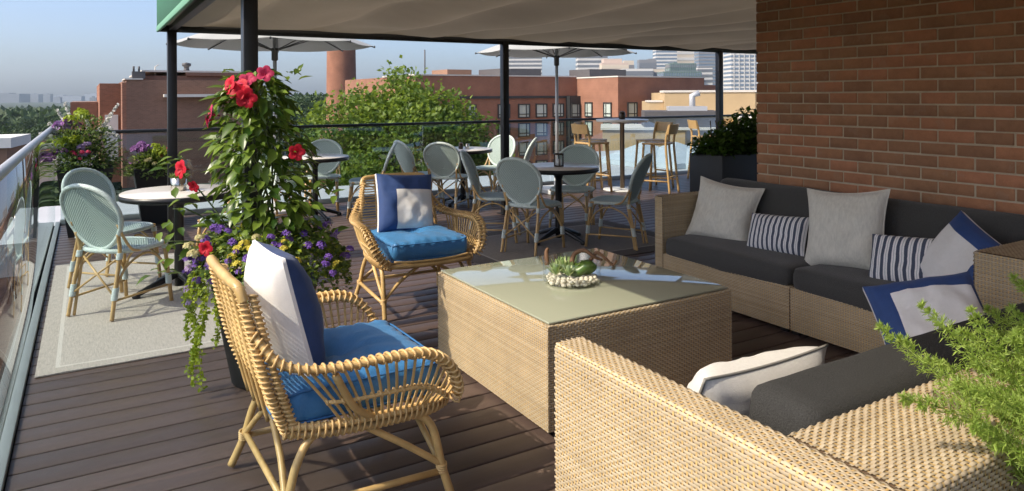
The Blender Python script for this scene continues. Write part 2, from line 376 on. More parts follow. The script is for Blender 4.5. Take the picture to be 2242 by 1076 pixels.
def resample(pts, step):
    P = np.asarray(pts, float); d = np.r_[0, np.cumsum(np.linalg.norm(np.diff(P, axis=0), axis=1))]; n = max(2, int(round(d[-1]/step))+1)
    q = np.linspace(0, d[-1], n); return np.stack([np.interp(q, d, P[:, i]) for i in range(3)], 1)
# leaf shapes: base at origin, growing along +Y, face up +Z
def leafshape(w=.5, fold=.12, curl=.12):
    v = [(0, 0, 0), (-w*.42, .28, fold), (0, .30, 0), (w*.42, .28, fold), (-w*.46, .58, fold-curl*.3), (0, .62, -curl*.4), (w*.46, .58, fold-curl*.3), (0, 1, -curl)]
    f = [(0, 2, 1), (0, 3, 2), (1, 2, 5, 4), (2, 3, 6, 5), (4, 5, 7), (5, 6, 7)]
    return np.array(v, float), f
QUAD = (np.array([(0, 0, 0), (-.36, .5, .06), (0, 1, -.05), (.36, .5, .06)], float), [(0, 3, 2, 1)])
NEEDLE = (np.array([(-.05, 0, 0), (.05, 0, 0), (.07, .55, .03), (0, 1, 0), (-.07, .55, .03)], float), [(0, 1, 2, 4), (4, 2, 3)])
def petalflower(n=5, w=.62, cup=.35):
    v = []; f = []
    for k in range(n):
        a = 2*math.pi*k/n; c, s_ = math.cos(a), math.sin(a); o = len(v)
        for x, y, z in ((0, 0, 0), (-w*.5, .55, cup*.55), (w*.5, .55, cup*.55), (-w*.35, .95, cup*.8), (w*.42, 1.0, cup*.5)):
            v.append((x*c-y*s_, x*s_+y*c, z))
        f += [(o, o+2, o+1), (o+1, o+2, o+4, o+3)]
    return np.array(v, float), f
def basis(d, nrm):
    d = d/(np.linalg.norm(d, axis=1)[:, None]+1e-9); x = np.cross(d, nrm); x /= np.linalg.norm(x, axis=1)[:, None]+1e-9
    z = np.cross(x, d); return np.stack([x, d, z], 2)       # columns
def scatter(mb, shape, pos, dirs, nrms, size, mi=0):
    """many copies of a small shape in one mesh"""
    sv, sf = shape; pos = np.asarray(pos, float); B = basis(np.asarray(dirs, float), np.asarray(nrms, float)); size = np.broadcast_to(np.asarray(size, float), (len(pos),))
    V = np.einsum('nij,kj->nki', B, sv)*size[:, None, None]+pos[:, None, :]
    k = len(sv); o = mb.n; mb.v.append(V.reshape(-1, 3)); mb.n += len(pos)*k; mb.uv.append(np.zeros((len(pos)*k, 2)))
    for i in range(len(pos)):
        for f in sf: mb.f.append([o+i*k+j for j in f])
    c = len(pos)*len(sf); mb.m += [mi]*c; mb.sm += [False]*c
    return mb
def unit(n): v = NP.normal(size=(n, 3)); return v/np.linalg.norm(v, axis=1)[:, None]
# woven strip surface: girth path (points + normals in the p,q plane) swept along an axis
def weave(mb, path, L, to3, sa=.0155, sb=.0098, A=.0015):
    P = np.asarray(path, float); d = np.r_[0, np.cumsum(np.linalg.norm(np.diff(P, axis=0), axis=1))]; G = d[-1]
    Tn = np.gradient(P, d, axis=0); Nn = np.stack([Tn[:, 1], -Tn[:, 0]], 1); Nn /= np.linalg.norm(Nn, axis=1)[:, None]
    def S2(b): return np.stack([np.interp(b, d, P[:, 0]), np.interp(b, d, P[:, 1])], -1), np.stack([np.interp(b, d, Nn[:, 0]), np.interp(b, d, Nn[:, 1])], -1)
    nj = max(2, int(L/sa)); sa = L/nj; ni = max(2, int(G/sb)); sb = G/ni
    aj = np.concatenate([[(j+.24)*sa, (j+.76)*sa] for j in range(nj)]); aj[0] = 0; aj[-1] = L
    sg = np.repeat([(-1)**j for j in range(nj)], 2)
    for i in range(ni):
        b = (i+.5+NP.normal()*.045)*sb; off = A*sg*((-1)**i)*NP.uniform(.65, 1.35, len(sg))+NP.normal()*.0003
        rows = []
        for bb, dr in ((b-.425*sb, -.0012), (b, .0006), (b+.425*sb, -.0012)):
            p, n = S2(np.array([bb])); q = p+n*(off+dr)[:, None]; rows.append(to3(aj, q[:, 0], q[:, 1]))
        V = np.concatenate(rows); k = len(aj); fs = []
        for r_ in (0, 1): fs += [(r_*k+j, r_*k+j+1, (r_+1)*k+j+1, (r_+1)*k+j) for j in range(k-1)]
        mb.add(V, fs, 0)
    nb = max(2, len(P)); bs = np.unique(np.concatenate([d, np.linspace(0, G, 3)]))
    p, n = S2(bs); q = p-n*.0012
    for j in range(nj):
        a = (j+.5)*sa; V = np.concatenate([to3(np.full(len(bs), a-.2*sa), q[:, 0], q[:, 1]), to3(np.full(len(bs), a+.2*sa), q[:, 0], q[:, 1])]); k = len(bs)
        mb.add(V, [(i, i+1, k+i+1, k+i) for i in range(k-1)], 1)
    q = p-n*.0055; V = np.concatenate([to3(np.zeros(len(bs)), q[:, 0], q[:, 1]), to3(np.full(len(bs), L), q[:, 0], q[:, 1])]); k = len(bs)
    mb.add(V, [(i, i+1, k+i+1, k+i) for i in range(k-1)], 2)
    return mb
WK = ['wicker', 'cane', 'wicker_back']
def fillet(pts, r, n=4):
    """polyline with rounded corners"""
    out = [pts[0]]
    for i in range(1, len(pts)-1):
        p, a, b = np.array(pts[i], float), np.array(pts[i-1], float), np.array(pts[i+1], float)
        u = (a-p)/np.linalg.norm(a-p); v = (b-p)/np.linalg.norm(b-p)
        for k in range(n+1):
            t = k/n; out.append(tuple((1-t)**2*(p+u*r)+2*t*(1-t)*p+t*t*(p+v*r)))
    out.append(pts[-1]); return out
def softbox(w, d, h, r, n=14, crown=0., fn=None):
    """upholstered cushion: rounded box, crowned faces, optional wrinkle function"""
    mb = MB(); hw, hd, hh = w/2, d/2, h/2; idx = {}; V = []; F = []
    def vid(p):
        k = tuple(round(c, 5) for c in p)
        if k not in idx: idx[k] = len(V); V.append(p)
        return idx[k]
    L = [math.sin(math.pi/2*x) for x in np.linspace(-1, 1, n+1)]
    nh = 6; LH = [math.sin(math.pi/2*x) for x in np.linspace(-1, 1, nh+1)]
    for ax, sgn, A_, B_ in ((2, 1, L, L), (2, -1, L, L), (0, 1, L, LH), (0, -1, L, LH), (1, 1, L, LH), (1, -1, L, LH)):
        for i in range(len(A_)-1):
            for j in range(len(B_)-1):
                q = []
                for a, b in ((A_[i], B_[j]), (A_[i+1], B_[j]), (A_[i+1], B_[j+1]), (A_[i], B_[j+1])):
                    q.append({2: (a, b, sgn), 0: (sgn, a, b), 1: (a, sgn, b)}[ax])
                if (sgn > 0) == (ax == 1): q = q[::-1]
                F.append([vid(p) for p in q])
    out = []
    for a, b, c in V:
        p = np.array((a*hw, b*hd, c*hh)); q = np.array((max(-hw+r, min(hw-r, p[0])), max(-hd+r, min(hd-r, p[1])), max(-hh+r, min(hh-r, p[2]))))
        e = p-q; le = np.linalg.norm(e)
        if le > 1e-9: p = q+e/le*r
        p[2] += crown*c*(1-a*a)*(1-b*b)
        if fn: p = p+np.array(fn(a, b, c))
        out.append(p)
    mb.add(out, F, 0); return mb
def pillow(w, h, t, n=22, seed=0, box=0., wr=.006, pinch=.07):
    """scatter cushion in the x-z plane, front towards -y; faces 0 front centre/1 front border/2 back+sides"""
    mb = MB()
    def P(a, b, sgn):
        s_, q = a*2-1, b*2-1
        x = w/2*s_*(1-pinch*(1-q*q)*abs(s_)**2); z = h/2*q*(1-pinch*(1-s_*s_)*abs(q)**2)
        e = max(0., (1-abs(s_)**2.6)*(1-abs(q)**2.6))**.5
        y = sgn*(t/2*e+box/2)
        nn = mnoise.noise(Vector((s_*2.3+seed*7, q*2.3, sgn*3)))*wr*2*e+mnoise.noise(Vector((s_*6+seed*3, q*6, sgn))) * wr*.7*e
        return (x, -y-nn*sgn, z)
    for sgn in (1, -1):
        mb.grid(lambda a, b: P(a, b, sgn), n, n, 0 if sgn > 0 else 2, flip=(sgn < 0))
    if box > 0:
        ring = [(i/n, 0) for i in range(n)]+[(1, i/n) for i in range(n)]+[(1-i/n, 1) for i in range(n)]+[(0, 1-i/n) for i in range(n)]
        V = [P(a, b, 1) for a, b in ring]+[P(a, b, -1) for a, b in ring]; k = len(ring)
        mb.add(V, [(i, k+i, k+(i+1) % k, (i+1) % k) for i in range(k)], 2)
    ring = [(i/n, 0) for i in range(n)]+[(1, i/n) for i in range(n)]+[(1-i/n, 1) for i in range(n)]+[(0, 1-i/n) for i in range(n)]
    return mb, [np.array(P(a, b, 1)) for a, b in ring]
def pose(o, c, face, lean=0, roll=0):
    """o's front (-y) faces compass angle `face` in the u,v plane, leans back, rolled in its plane; c is its centre"""
    o.matrix_world = Matrix.Translation(c) @ Matrix.Rotation(face+R(90), 4, 'Z') @ Matrix.Rotation(-lean, 4, 'X') @ Matrix.Rotation(roll, 4, 'Y')
    return o
# a pixel of the photograph (2242 wide) gives a direction; distance d along the view axis is supplied
_fw = np.array((math.sin(YAW), math.cos(YAW), 0)); _rt = np.array((math.cos(YAW), -math.sin(YAW), 0))
def px(x, y, d):
    dx, dy = x-1121, 209.5-y; c, s_ = math.cos(ROLL), math.sin(ROLL)
    a, b = (c*dx+s_*dy)/FPX, (-s_*dx+c*dy)/FPX
    p = (_fw+_rt*a)*d; return (p[0], p[1], CAMH+b*d)
# ============================================================ SETTING
GZ = -14.0
mb = MB(); mb.add([(-9000, -4000, GZ), (9000, -4000, GZ), (9000, 9000, GZ), (-9000, 9000, GZ)], [(0, 1, 2, 3)])
tag(mb.build('ground', 'ground'), 'wooded ground far below the terrace', 'ground', kind='structure')

# deck: substructure and single boards
mb = MB(); mb.box(-.42, 13.2, -1.2, 9.98, -.30, -.030)
deck = tag(mb.build('deck', 'joist'), 'dark brown board deck of the roof terrace', 'deck', kind='structure')
pm = MB().rbox(0, 13.4, 0, .1365, -.026, 0, .004, 2).mesh('plank', 'plank')
v = -1.15; k = 0
while v < 9.72:
    o = link('plank', pm, deck); o.location = (-.275, v, rnd.uniform(-.0006, .0006)); v += .1475; k += 1

# building block under and beside the terrace
mb = MB(); mb.box(-.5, 13.3, -6, 10.1, GZ, -.31)
tag(mb.build('terrace_building', 'fbrick2'), 'brick building carrying the roof terrace', 'building')
# pale flat roof beyond the back railing
mb = MB()
pts = [(-.9, 10.12), (6.8, 10.12), (24, 10.12), (24, 17.2), (11.9, 17.2), (9.3, 13.3), (-.9, 13.3)]
kk = len(pts); mb.add([(x, y, -.22) for x, y in pts]+[(x, y, -.6) for x, y in pts], [tuple(range(kk))]+[(i, kk+i, kk+(i+1) % kk, (i+1) % kk) for i in range(kk)], smooth=False)
tag(mb.build('lower_roof', 'roofpale'), 'pale flat roof beyond the back railing', 'roof', kind='structure')
mb = MB(); mb.add([(x, y, -.61) for x, y in pts]+[(x, y, GZ) for x, y in pts], [tuple(range(kk))]+[(i, kk+i, kk+(i+1) % kk, (i+1) % kk) for i in range(kk)], smooth=False)
tag(mb.build('neighbour_block', 'fbrick2'), 'brick block below the pale flat roof', 'building')

# ---- glass railings
rl = thing('glass_railing', 'frameless glass railing with silver handrail along the deck edge', 'railing', (-.335, 0, 0))
v0 = -1.0
for a, b in ((-1.0, 3.1), (3.112, 9.93)):
    MB().rbox(-.006, .006, a, b, .0, 1.12, .0015, 1).build('glass_pane', 'glass', rl)
MB().tube([(0, -1, 1.145), (0, 9.95, 1.145)], .026, 14).build('handrail', 'alu', rl)
mb = MB(); mb.rbox(-.055, -.010, -1, 9.95, -.02, .022, .004, 2); mb.rbox(.010, .055, -1, 9.95, -.02, .022, .004, 2)
mb.build('base_channel', 'channel', rl)
rb = thing('glass_railing', 'glass railing with black top rail across the back of the terrace', 'railing', (0, 9.9, 0))
xs = [-.28, 2.02, 4.32, 6.62, 8.92, 11.22, 13.3]
for a, b in zip(xs[:-1], xs[1:]):
    MB().rbox(a+.006, b-.006, -.006, .006, .03, 1.05, .0015, 1).build('glass_pane', 'glass', rb)
mb = MB(); mb.rbox(-.34, 13.3, -.03, .03, 1.045, 1.085, .008, 2); mb.build('top_rail', 'black', rb)
mb = MB(); mb.rbox(-.28, 13.3, -.035, .035, -.03, .05, .004, 2); mb.build('base_channel', 'channel', rb)

# ---- red brick wall behind the sofa
WU, WV = 4.50, 3.83
wall = thing('brick_wall', 'tall red brick wall with pale mortar behind the wicker sofa', 'wall', (WU, WV, 0))
MB().box(.011, 3.2, -7, -.011, -.02, 4.6).build('mortar_bed', 'mortar', wall)
BL, BH, CL, CH = .2040, .0680, .2150, .0785
bmesh_b = MB().rbox(.0, .05, -BL, 0, 0, BH, .0035, 1).mesh('brick', 'brick')
half_b = MB().rbox(.0, .05, -(BL-.010)/2, 0, 0, BH, .0035, 1).mesh('brick', 'brick')
one, rest = [], MB()
for r_ in range(56):
    z = r_*CH+.004; y = 0.
    first = r_ % 2
    for c_ in range(28):
        me = half_b if (first and c_ == 0) else bmesh_b; ln = (BL-.010)/2 if me is half_b else BL
        near = (.66 < z < 2.36) and (y-ln > -2.2)
        if near:
            o = link('brick', me, wall); o.location = (.0045+rnd.uniform(-.002, .0015), y+rnd.uniform(-.0015, .0015), z+rnd.uniform(-.0012, .0012)); o.rotation_euler = (rnd.uniform(-.006, .006), 0, rnd.uniform(-.006, .006)); one.append(o)
        elif y > -4.6:
            rest.rbox(.0045, .05, y-ln, y, z, z+BH, .0035, 1)
        y -= ln+.0100
print('bricks', len(one))
tag(rest.build('brickwork', 'brick', wall), kind='stuff')

# ---- canopy with posts
CU, CV, CZ = .60, 7.78, 2.13
can = thing('terrace_canopy', 'green edged canvas canopy on slim black posts over the lounge', 'canopy', (CU, CV, 0))
def sag(u, v):
    z = CZ+.05
    e = min(1, (u-CU)/.35)*min(1, (CV-v)/.30)
    w = u+.16*(v-4)+.10*math.sin(v*1.3+u*.7)
    f = abs(math.sin(math.pi*w/.86))
    z += e*(-.08*f+.045)
    z += e*.06*mnoise.noise(Vector((u*.9, v*.55, 3)))
    z += e*.05*mnoise.noise(Vector((u*2.1+v*.5, v*.9, 9)))
    z += .10*min(1, max(0, (CV-v)/5))
    return z
nu, nv = 190, 170; U1, V1 = 10.4, -1.2
mb = MB(); V = []; F = []
for j in range(nv+1):
    for i in range(nu+1):
        u = CU+(U1-CU)*i/nu; vv = CV+(V1-CV)*j/nv; V.append((u-CU, vv-CV, sag(u, vv)))
for j in range(nv):
    for i in range(nu):
        u = CU+(U1-CU)*(i+.5)/nu; vv = CV+(V1-CV)*(j+.5)/nv
        if u > WU+.10 and vv < WV-.10: continue
        a = j*(nu+1)+i; F.append((a, a+nu+1, a+nu+2, a+1)[::-1])
mb.add(V, F); mb.build('canvas_underside', 'canvas', can)
MB().rbox(-.012, .004, V1-CV, .012, CZ+.045, 2.535, .003, 1).build('valance', 'canvas_top', can)
MB().rbox(-.016, .010, V1-CV, .014, CZ-.012, CZ+.044, .006, 2).build('valance_binding', 'greentrim', can)
MB().rbox(.004, U1-CU, -.005, .012, CZ+.06, 2.535, .003, 1).build('valance', 'canvas_top', can)
MB().rbox(.0, U1-CU, -.085, -.02, CZ-.012, CZ+.055, .004, 1).build('beam', 'black', can)
MB().rbox(.085, .15, V1-CV, -.09, CZ+.0, CZ+.055, .004, 1).build('beam', 'black', can)
for (u, vv) in ((.715, 7.73), (4.49, 7.73), (8.27, 7.73), (.825, 4.42), (.72, -1.0)):
    mb = MB(); mb.rbox(-.042, .042, -.042, .042, .0, CZ+.02, .005, 2); mb.rbox(-.075, .075, -.075, .075, .0, .012, .003, 1)
    o = mb.build('post', 'black', can); o.location = (u-CU, vv-CV, 0)

# ---- parasols outside the canopy
def parasol():
    t = thing('parasol', '', 'parasol', group='grey parasols by the back railing')
    n = 8; RR = 1.22; zr, zp = 2.13, 2.50
    mb = MB()
    def P(a, b):
        k = a*n; i = math.floor(k) % n; f = k-math.floor(k)
        A0 = 2*math.pi*(i+.5)/n; A1 = 2*math.pi*(i+1.5)/n
        x = (1-f)*math.cos(A0)+f*math.cos(A1); y = (1-f)*math.sin(A0)+f*math.sin(A1)
        z = zp+(zr-zp)*b-.045*math.sin(math.pi*f)*b*0+.03*math.sin(math.pi*b)-.02*4*f*(1-f)*b
        return (RR*b*x, RR*b*y, z)
    mb.grid(P, n*6, 8, flip=True); mb.grid(lambda a, b: tuple(np.array(P(a, b))+(0, 0, .004)), n*6, 8)
    mb.build('canopy', 'umb', t)
    MB().tube([(0, 0, .05), (0, 0, 2.52)], .024, 14).build('pole', 'alu', t)
    mb = MB(); mb.lathe([(.024, 1.93), (.040, 1.94), (.040, 2.05), (.055, 2.06), (.055, 2.085), (.024, 2.09)], 16); mb.build('slider', 'umbrib', t)
    MB().lathe([(.0, 2.49), (.05, 2.49), (.05, 2.53), (.03, 2.56), (0, 2.57)], 14).build('finial', 'umbrib', t)
    for k in range(n):
        A0 = 2*math.pi*(k+.5)/n; c, s_ = math.cos(A0), math.sin(A0)
        def q(r_, z): return (c*r_, s_*r_, z)
        rib = MB().tube([q(.04, zp-.012), q(RR*.5, zp+(zr-zp)*.5+.012), q(RR*1.01, zr-.012)], .008, 6).build('rib', 'umbrib', t)
        MB().tube([q(.05, 2.07), q(RR*.58, zp+(zr-zp)*.58+.004)], .0075, 6).build('strut', 'umbrib', rib)
        MB().lathe([(0, -.015), (.012, -.01), (.012, .012), (0, .018)], 8, c=q(RR*1.015, zr-.008)).build('tip', 'umbrib', rib)
    mb = MB(); mb.rbox(-.27, .27, -.27, .27, 0, .075, .012, 2); mb.lathe([(.05, .075), (.05, .14), (.032, .34), (.025, .34)], 16)
    mb.build('base', 'whitemet', t)
    return t
pa = parasol(); pa.location = (2.03, 9.25, 0); pa.rotation_euler.z = R(8); pa['label'] = 'grey octagonal parasol beside the round brick smokestack'
pb = copy_tree(pa); pb.location = (6.18, 9.05, 0); pb.rotation_euler.z = R(-4); pb['label'] = 'grey parasol in front of the brick building with many windows'

# ============================================================ BACKGROUND BUILDINGS
def part(name, mat, parent, *boxes, r=0):
    mb = MB()
    for b in boxes: mb.box(*b)
    return mb.build(name, mat, parent)
# brick penthouse left
b1 = thing('brick_penthouse', 'low brown brick roof building with white ledge behind the back railing', 'building', (.63, 15.2, -.22))
part('wall', 'fbrick2', b1, (0, 2.25, 0, 5, 0, 2.03), (.26, 2.25, .3, 5, 2.031, 2.12), (1.05, 2.25, .25, 5, 2.121, 2.19))
part('wall', 'fbrick', b1, (-.42, 0, 1.2, 6, 0, 1.98), )
part('wall', 'fbrick2', b1, (-.95, -.43, 3.2, 7.2, 0, 1.60))
part('coping', 'coping', b1, (.27, 2.28, .26, 5, 2.19, 2.225))
part('coping', 'coping', b1, (-.03, .28, -.03, 1.2, 2.032, 2.055))
part('ledge', 'coping', b1, (.62, 2.25, -.24, -.002, 1.70, 1.755))
part('plinth', 'coping', b1, (-1.3, 0, 2.2, 3.2, 0, .42))
part('vent_unit', 'greybox', b1, (.10, .32, .05, .25, 2.056, 2.19))
for x in (.13, .22): MB().tube([(x, .15, 2.19), (x, .15, 2.29)], .018, 8).build('vent_pipe', 'greybox', b1)
MB().lathe([(.07, 2.22), (.05, 2.26), (.05, 2.31), (.085, 2.33), (.085, 2.38), (.0, 2.40)], 10, c=(1.10, .6, 0)).build('roof_vent', 'greybox', b1)
MB().tube([(.52, .5, 2.12), (.52, .5, 2.30), (.58, .5, 2.34)], .012, 6).build('antenna', 'coping', b1)
dr = part('door', 'whiteblk', b1, (-.33, -.10, 1.16, 1.199, .42, 1.35))
part('pier', 'fbrick', b1, (-.07, -.001, .0, .55, 0, 1.98))  # sunlit end of the brown wall, its light put into a redder brick colour
# round smokestack
ch = thing('smokestack', 'tall round red brick smokestack rising behind the trees', 'smokestack', px(750, 700, 88)[:2]+(GZ,))
MB().lathe([(2.15, 0), (1.86, 12), (1.72, 22.0), (1.68, 26.5), (1.80, 26.6), (1.80, 27.3), (1.5, 27.3)], 48).build('shaft', 'fbrick', ch)
MB().lathe([(2.6, 0), (2.6, 11.6), (2.3, 11.9), (2.0, 11.95)], 48).build('base_drum', 'fbrick', ch)
# brick hotel with windows
H0 = px(1353, 172, 55); hu, hv = H0[0], H0[1]; HZ = 2.86
b2 = thing('brick_hotel', 'long red brick building with rows of dark framed windows behind the tree', 'building', (hu, hv, GZ))
HT = HZ-GZ; back = 5.4
part('wall', 'fbrick', b2, (0, 9.2, 0, 22, 0, HT))
part('wall', 'fbrick', b2, (-14.5, 0-.001, back, 22, 0, HT+.12))
part('wall', 'fbrick', b2, (9.21, 13.0, 2.2, 22, 0, HT-.55))
part('coping', 'coping', b2, (-.05, 9.25, -.05, 8, HT, HT+.10)); part('coping', 'coping', b2, (-14.6, -.06, back-.05, 12, HT+.121, HT+.22))
part('string_course', 'winframe', b2, (-14.5, -.0, back-.10, back-.001, HT-1.62, HT-1.42))
part('roof_plant', 'greybox', b2, (-5.2, -1.2, 9, 13, HT+.23, HT+.9)); part('roof_plant', 'greybox', b2, (1.8, 5.8, 6, 9, HT+.11, HT+.85)); part('roof_plant', 'tanbrown', b2, (-10.2, -8, 9, 12, HT+.23, HT+.75))
MB().tube([(-12.6, 8, HT+.2), (-12.6, 8, HT+2.2)], .05, 6).build('antenna', 'greybox', b2)
def window(par, x, z, w, h, axis='u', depth=0.):
    """frame and pane set in a facade; axis u: facade faces -v, axis v: facade faces -u"""
    f = MB(); t_ = .09
    def bx(x0, x1, z0, z1, y0, y1):
        if axis == 'u': f.box(x0, x1, depth+y0, depth+y1, z0, z1)
        else: f.box(depth+y0, depth+y1, x0, x1, z0, z1)
    bx(x, x+t_, z, z+h, -.10, .02); bx(x+w-t_, x+w, z, z+h, -.10, .02); bx(x+t_, x+w-t_, z, z+t_, -.10, .02); bx(x+t_, x+w-t_, z+h-t_, z+h, -.10, .02)
    bx(x+w*.66, x+w*.66+.06, z+t_, z+h-t_, -.08, .02); bx(x+t_, x+w-t_, z+h*.24, z+h*.24+.06, -.081, .019)
    fo = f.build('window', 'winframe', par); f = MB(); bx(x+t_, x+w-t_, z+t_, z+h-t_, -.04, -.012); f.build('pane', 'winpane', fo)
    return fo
for r_ in range(6):
    zt = HT-2.05-r_*1.52
    for x in (-13.9, -12.0, -10.3, -7.6, -5.75, -4.1, -2.45): window(b2, x, zt-1.12, 1.1 if x > -9 else .8, 1.12, 'u', back)
    for y in (.75, 3.2): window(b2, y, zt-1.1, 1.0, 1.2, 'v', 0)
    for x in (.9, 3.1, 6.2): window(b2, x, zt-1.1, 1.0, 1.2, 'u', 0)
part('bay', 'winframe', b2, (-1.1, -.002, back-.55, back-.003, 0, HT-1.45))
for r_ in range(4): window(b2, -1.0, HT-3.2-r_*1.52, .9, 1.15, 'u', back-.56)
# tan building on the right, turned so that its long side takes the sun
T0 = px(1455, 203, 44)
b3 = thing('tan_building', 'low tan rendered building with pale coping right of the brick one', 'building', (T0[0], T0[1], GZ), R(-38))
TT = T0[2]-GZ
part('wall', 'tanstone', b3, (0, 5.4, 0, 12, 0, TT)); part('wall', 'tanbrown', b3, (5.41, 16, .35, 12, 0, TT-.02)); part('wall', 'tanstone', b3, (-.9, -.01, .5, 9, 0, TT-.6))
part('pier', 'tanstone', b3, (5.42, 5.9, .1, .349, 0, TT-.05)); part('pier', 'tanstone', b3, (7.1, 7.22, .22, .349, 0, TT-.05))
part('coping', 'coping', b3, (-.06, 16, -.06, 3, TT, TT+.13)); part('coping', 'coping', b3, (-.95, -.07, .45, 4, TT-.6, TT-.5))
part('low_wing', 'tanstone', b3, (-3.8, 8, -5.5, -.01, 0, TT-2.05)); part('coping', 'coping', b3, (-3.9, 8.1, -5.6, -.012, TT-2.05, TT-1.93))
part('shutter', 'greybox', b3, (2.2, 6.8, -5.56, -5.501, TT-4.2, TT-2.9))
part('roof_plant', 'greybox', b3, (-1.5, 2.6, -4.8, -1.6, TT-1.92, TT-1.05))
part('plant_tower', 'greybox', b3, (.6, 2.4, -5.9, -5.57, TT-5.5, TT-2.1)); part('air_duct', 'alu', b3, (-.1, 2.0, -4.0, -2.4, TT-1.04, TT-.80))
MB().tube([(1.3, -3, TT-1.0), (1.3, -3, TT-.2), (1.7, -3, TT-.05)], .18, 8).build('exhaust_cowl', 'alu', b3)
# pyramid skylights on the pale roof
for i, (x, d, s_) in enumerate(((1412, 17.6, .8), (1480, 17.4, .9), (1552, 17.0, .95))):
    p = px(x, 330, d); mb = MB()
    mb.box(-s_, s_, -s_, s_, 0, .12); mb.add([(-s_, -s_, .121), (s_, -s_, .121), (s_, s_, .121), (-s_, s_, .121), (0, 0, .55)], [(0, 1, 4), (1, 2, 4), (2, 3, 4), (3, 0, 4)], smooth=False)
    o = tag(mb.build('skylight', 'skylight'), 'pyramid glass skylight on the pale flat roof', 'skylight', 'skylights on the pale roof'); o.location = (p[0], p[1], -.215)
# downtown towers
def tower(x0, x1, ytop, d, mat, bandm, nb, label, name='office_tower', step=None, depth=None, nfin=0):
    a = px(x0, ytop, d); b = px(x1, ytop, d); w = math.dist(a[:2], b[:2]); h = a[2]-GZ
    t = thing(name, label, 'tower', (a[0], a[1], GZ), -YAW)
    dp = depth or w*.8
    part('shaft', mat, t, (0, w, 0, dp, 0, h))
    if step: part('upper_block', mat, t, (w*step[0], w*step[1], dp*.15, dp, h+.01, h*(1+step[2])))
    hv = min(h, 12+(222-ytop)*d/FPX); bh = hv/nb
    for k in range(nb):
        z = h-(k+.72)*bh
        MB().box(-.25, w+.25, -.3, dp*.9, z, z+bh*.46).build('window_band', bandm, t)
    for k in range(nfin):
        x = w*(k+.5)/nfin; MB().box(x-w*.012, x+w*.012, -.6, -.31, h-hv, h).build('mullion', mat, t)
    return t
tower(1112, 1186, 96, 700, 'tw_white', 'tw_band', 17, 'pale round shouldered tower with fine horizontal bands behind the parasol')
tower(1265, 1330, 100, 760, 'tw_white', 'tw_band', 14, 'pale banded tower left of the pinkish stepped block')
tower(1318, 1376, 138, 620, 'tw_pink', 'tw_cream', 6, 'pinkish stone office block with stepped top', 'office_block', (0.08, .78, .085))
tower(1366, 1388, 133, 640, 'tw_cream', 'tw_grey', 3, 'small cream and dark block beside the pinkish office block', 'office_block')
tower(1400, 1437, 131, 900, 'tw_grey', 'tw_band', 4, 'dark grey boxy office block among pale towers', 'office_block', (.55, .98, .02))
tower(1436, 1482, 90, 1000, 'tw_glass', 'tw_white', 18, 'tall bluish glass tower behind the green lattice building')
tower(1480, 1530, 96, 1040, 'tw_cream', 'tw_white', 10, 'tall cream stone tower with stepped crown')
tower(1363, 1430, 151, 560, 'tw_white', 'tw_band', 5, 'low white office block with wide window bands', 'office_block')
tower(1430, 1455, 152, 565, 'tw_cream', 'tw_band', 4, 'low cream office block with narrow window bands', 'office_block')
tower(1466, 1524, 139, 520, 'tw_green', 'tw_band', 9, 'green glass office building with white lattice fins', 'office_block', (.18, .32, .025), nfin=12)
tower(1452, 1536, 157, 510, 'tw_green', 'tw_glass', 7, 'stepped lower part of green glass office building with fins', 'office_block', nfin=16)
tower(1528, 1560, 149, 540, 'tw_white', 'tw_band', 9, 'white slab block with dark horizontal bands right of green glass building', 'office_block')
tower(1530, 1579, 92, 820, 'tw_glass', 'tw_grey', 20, 'dark glass tower with fine bands beside the canopy post')
tower(1586, 1603, 90, 830, 'tw_glass', 'tw_glass', 4, 'narrow blue glass tower between post and wall')
tower(1601, 1680, 92, 640, 'tw_white', 'tw_glass', 17, 'white gridded tower with blue windows beside the brick wall', nfin=7)
# far city on the horizon
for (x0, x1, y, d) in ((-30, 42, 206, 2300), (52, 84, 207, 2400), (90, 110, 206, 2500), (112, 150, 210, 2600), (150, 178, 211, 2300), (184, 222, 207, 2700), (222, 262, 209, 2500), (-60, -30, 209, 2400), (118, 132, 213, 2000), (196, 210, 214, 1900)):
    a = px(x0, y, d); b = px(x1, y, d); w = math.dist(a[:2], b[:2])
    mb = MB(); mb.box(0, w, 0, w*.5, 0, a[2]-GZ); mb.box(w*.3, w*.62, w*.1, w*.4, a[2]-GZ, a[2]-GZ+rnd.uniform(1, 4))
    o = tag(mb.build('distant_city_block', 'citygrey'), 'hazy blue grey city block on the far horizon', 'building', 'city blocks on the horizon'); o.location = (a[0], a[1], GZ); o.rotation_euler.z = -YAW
# small white roof structure far left
p = px(4, 330, 27); b4 = thing('roof_hut', 'small white topped roof structure beyond the glass railing', 'building', (p[0]-1.9, p[1], GZ), R(-8))
part('wall', 'tanbrown', b4, (0, 2.1, 0, 3, 0, 13.6)); part('roof_slab', 'whiteblk', b4, (-.1, 2.25, -.1, 3.1, 13.6, 13.98))

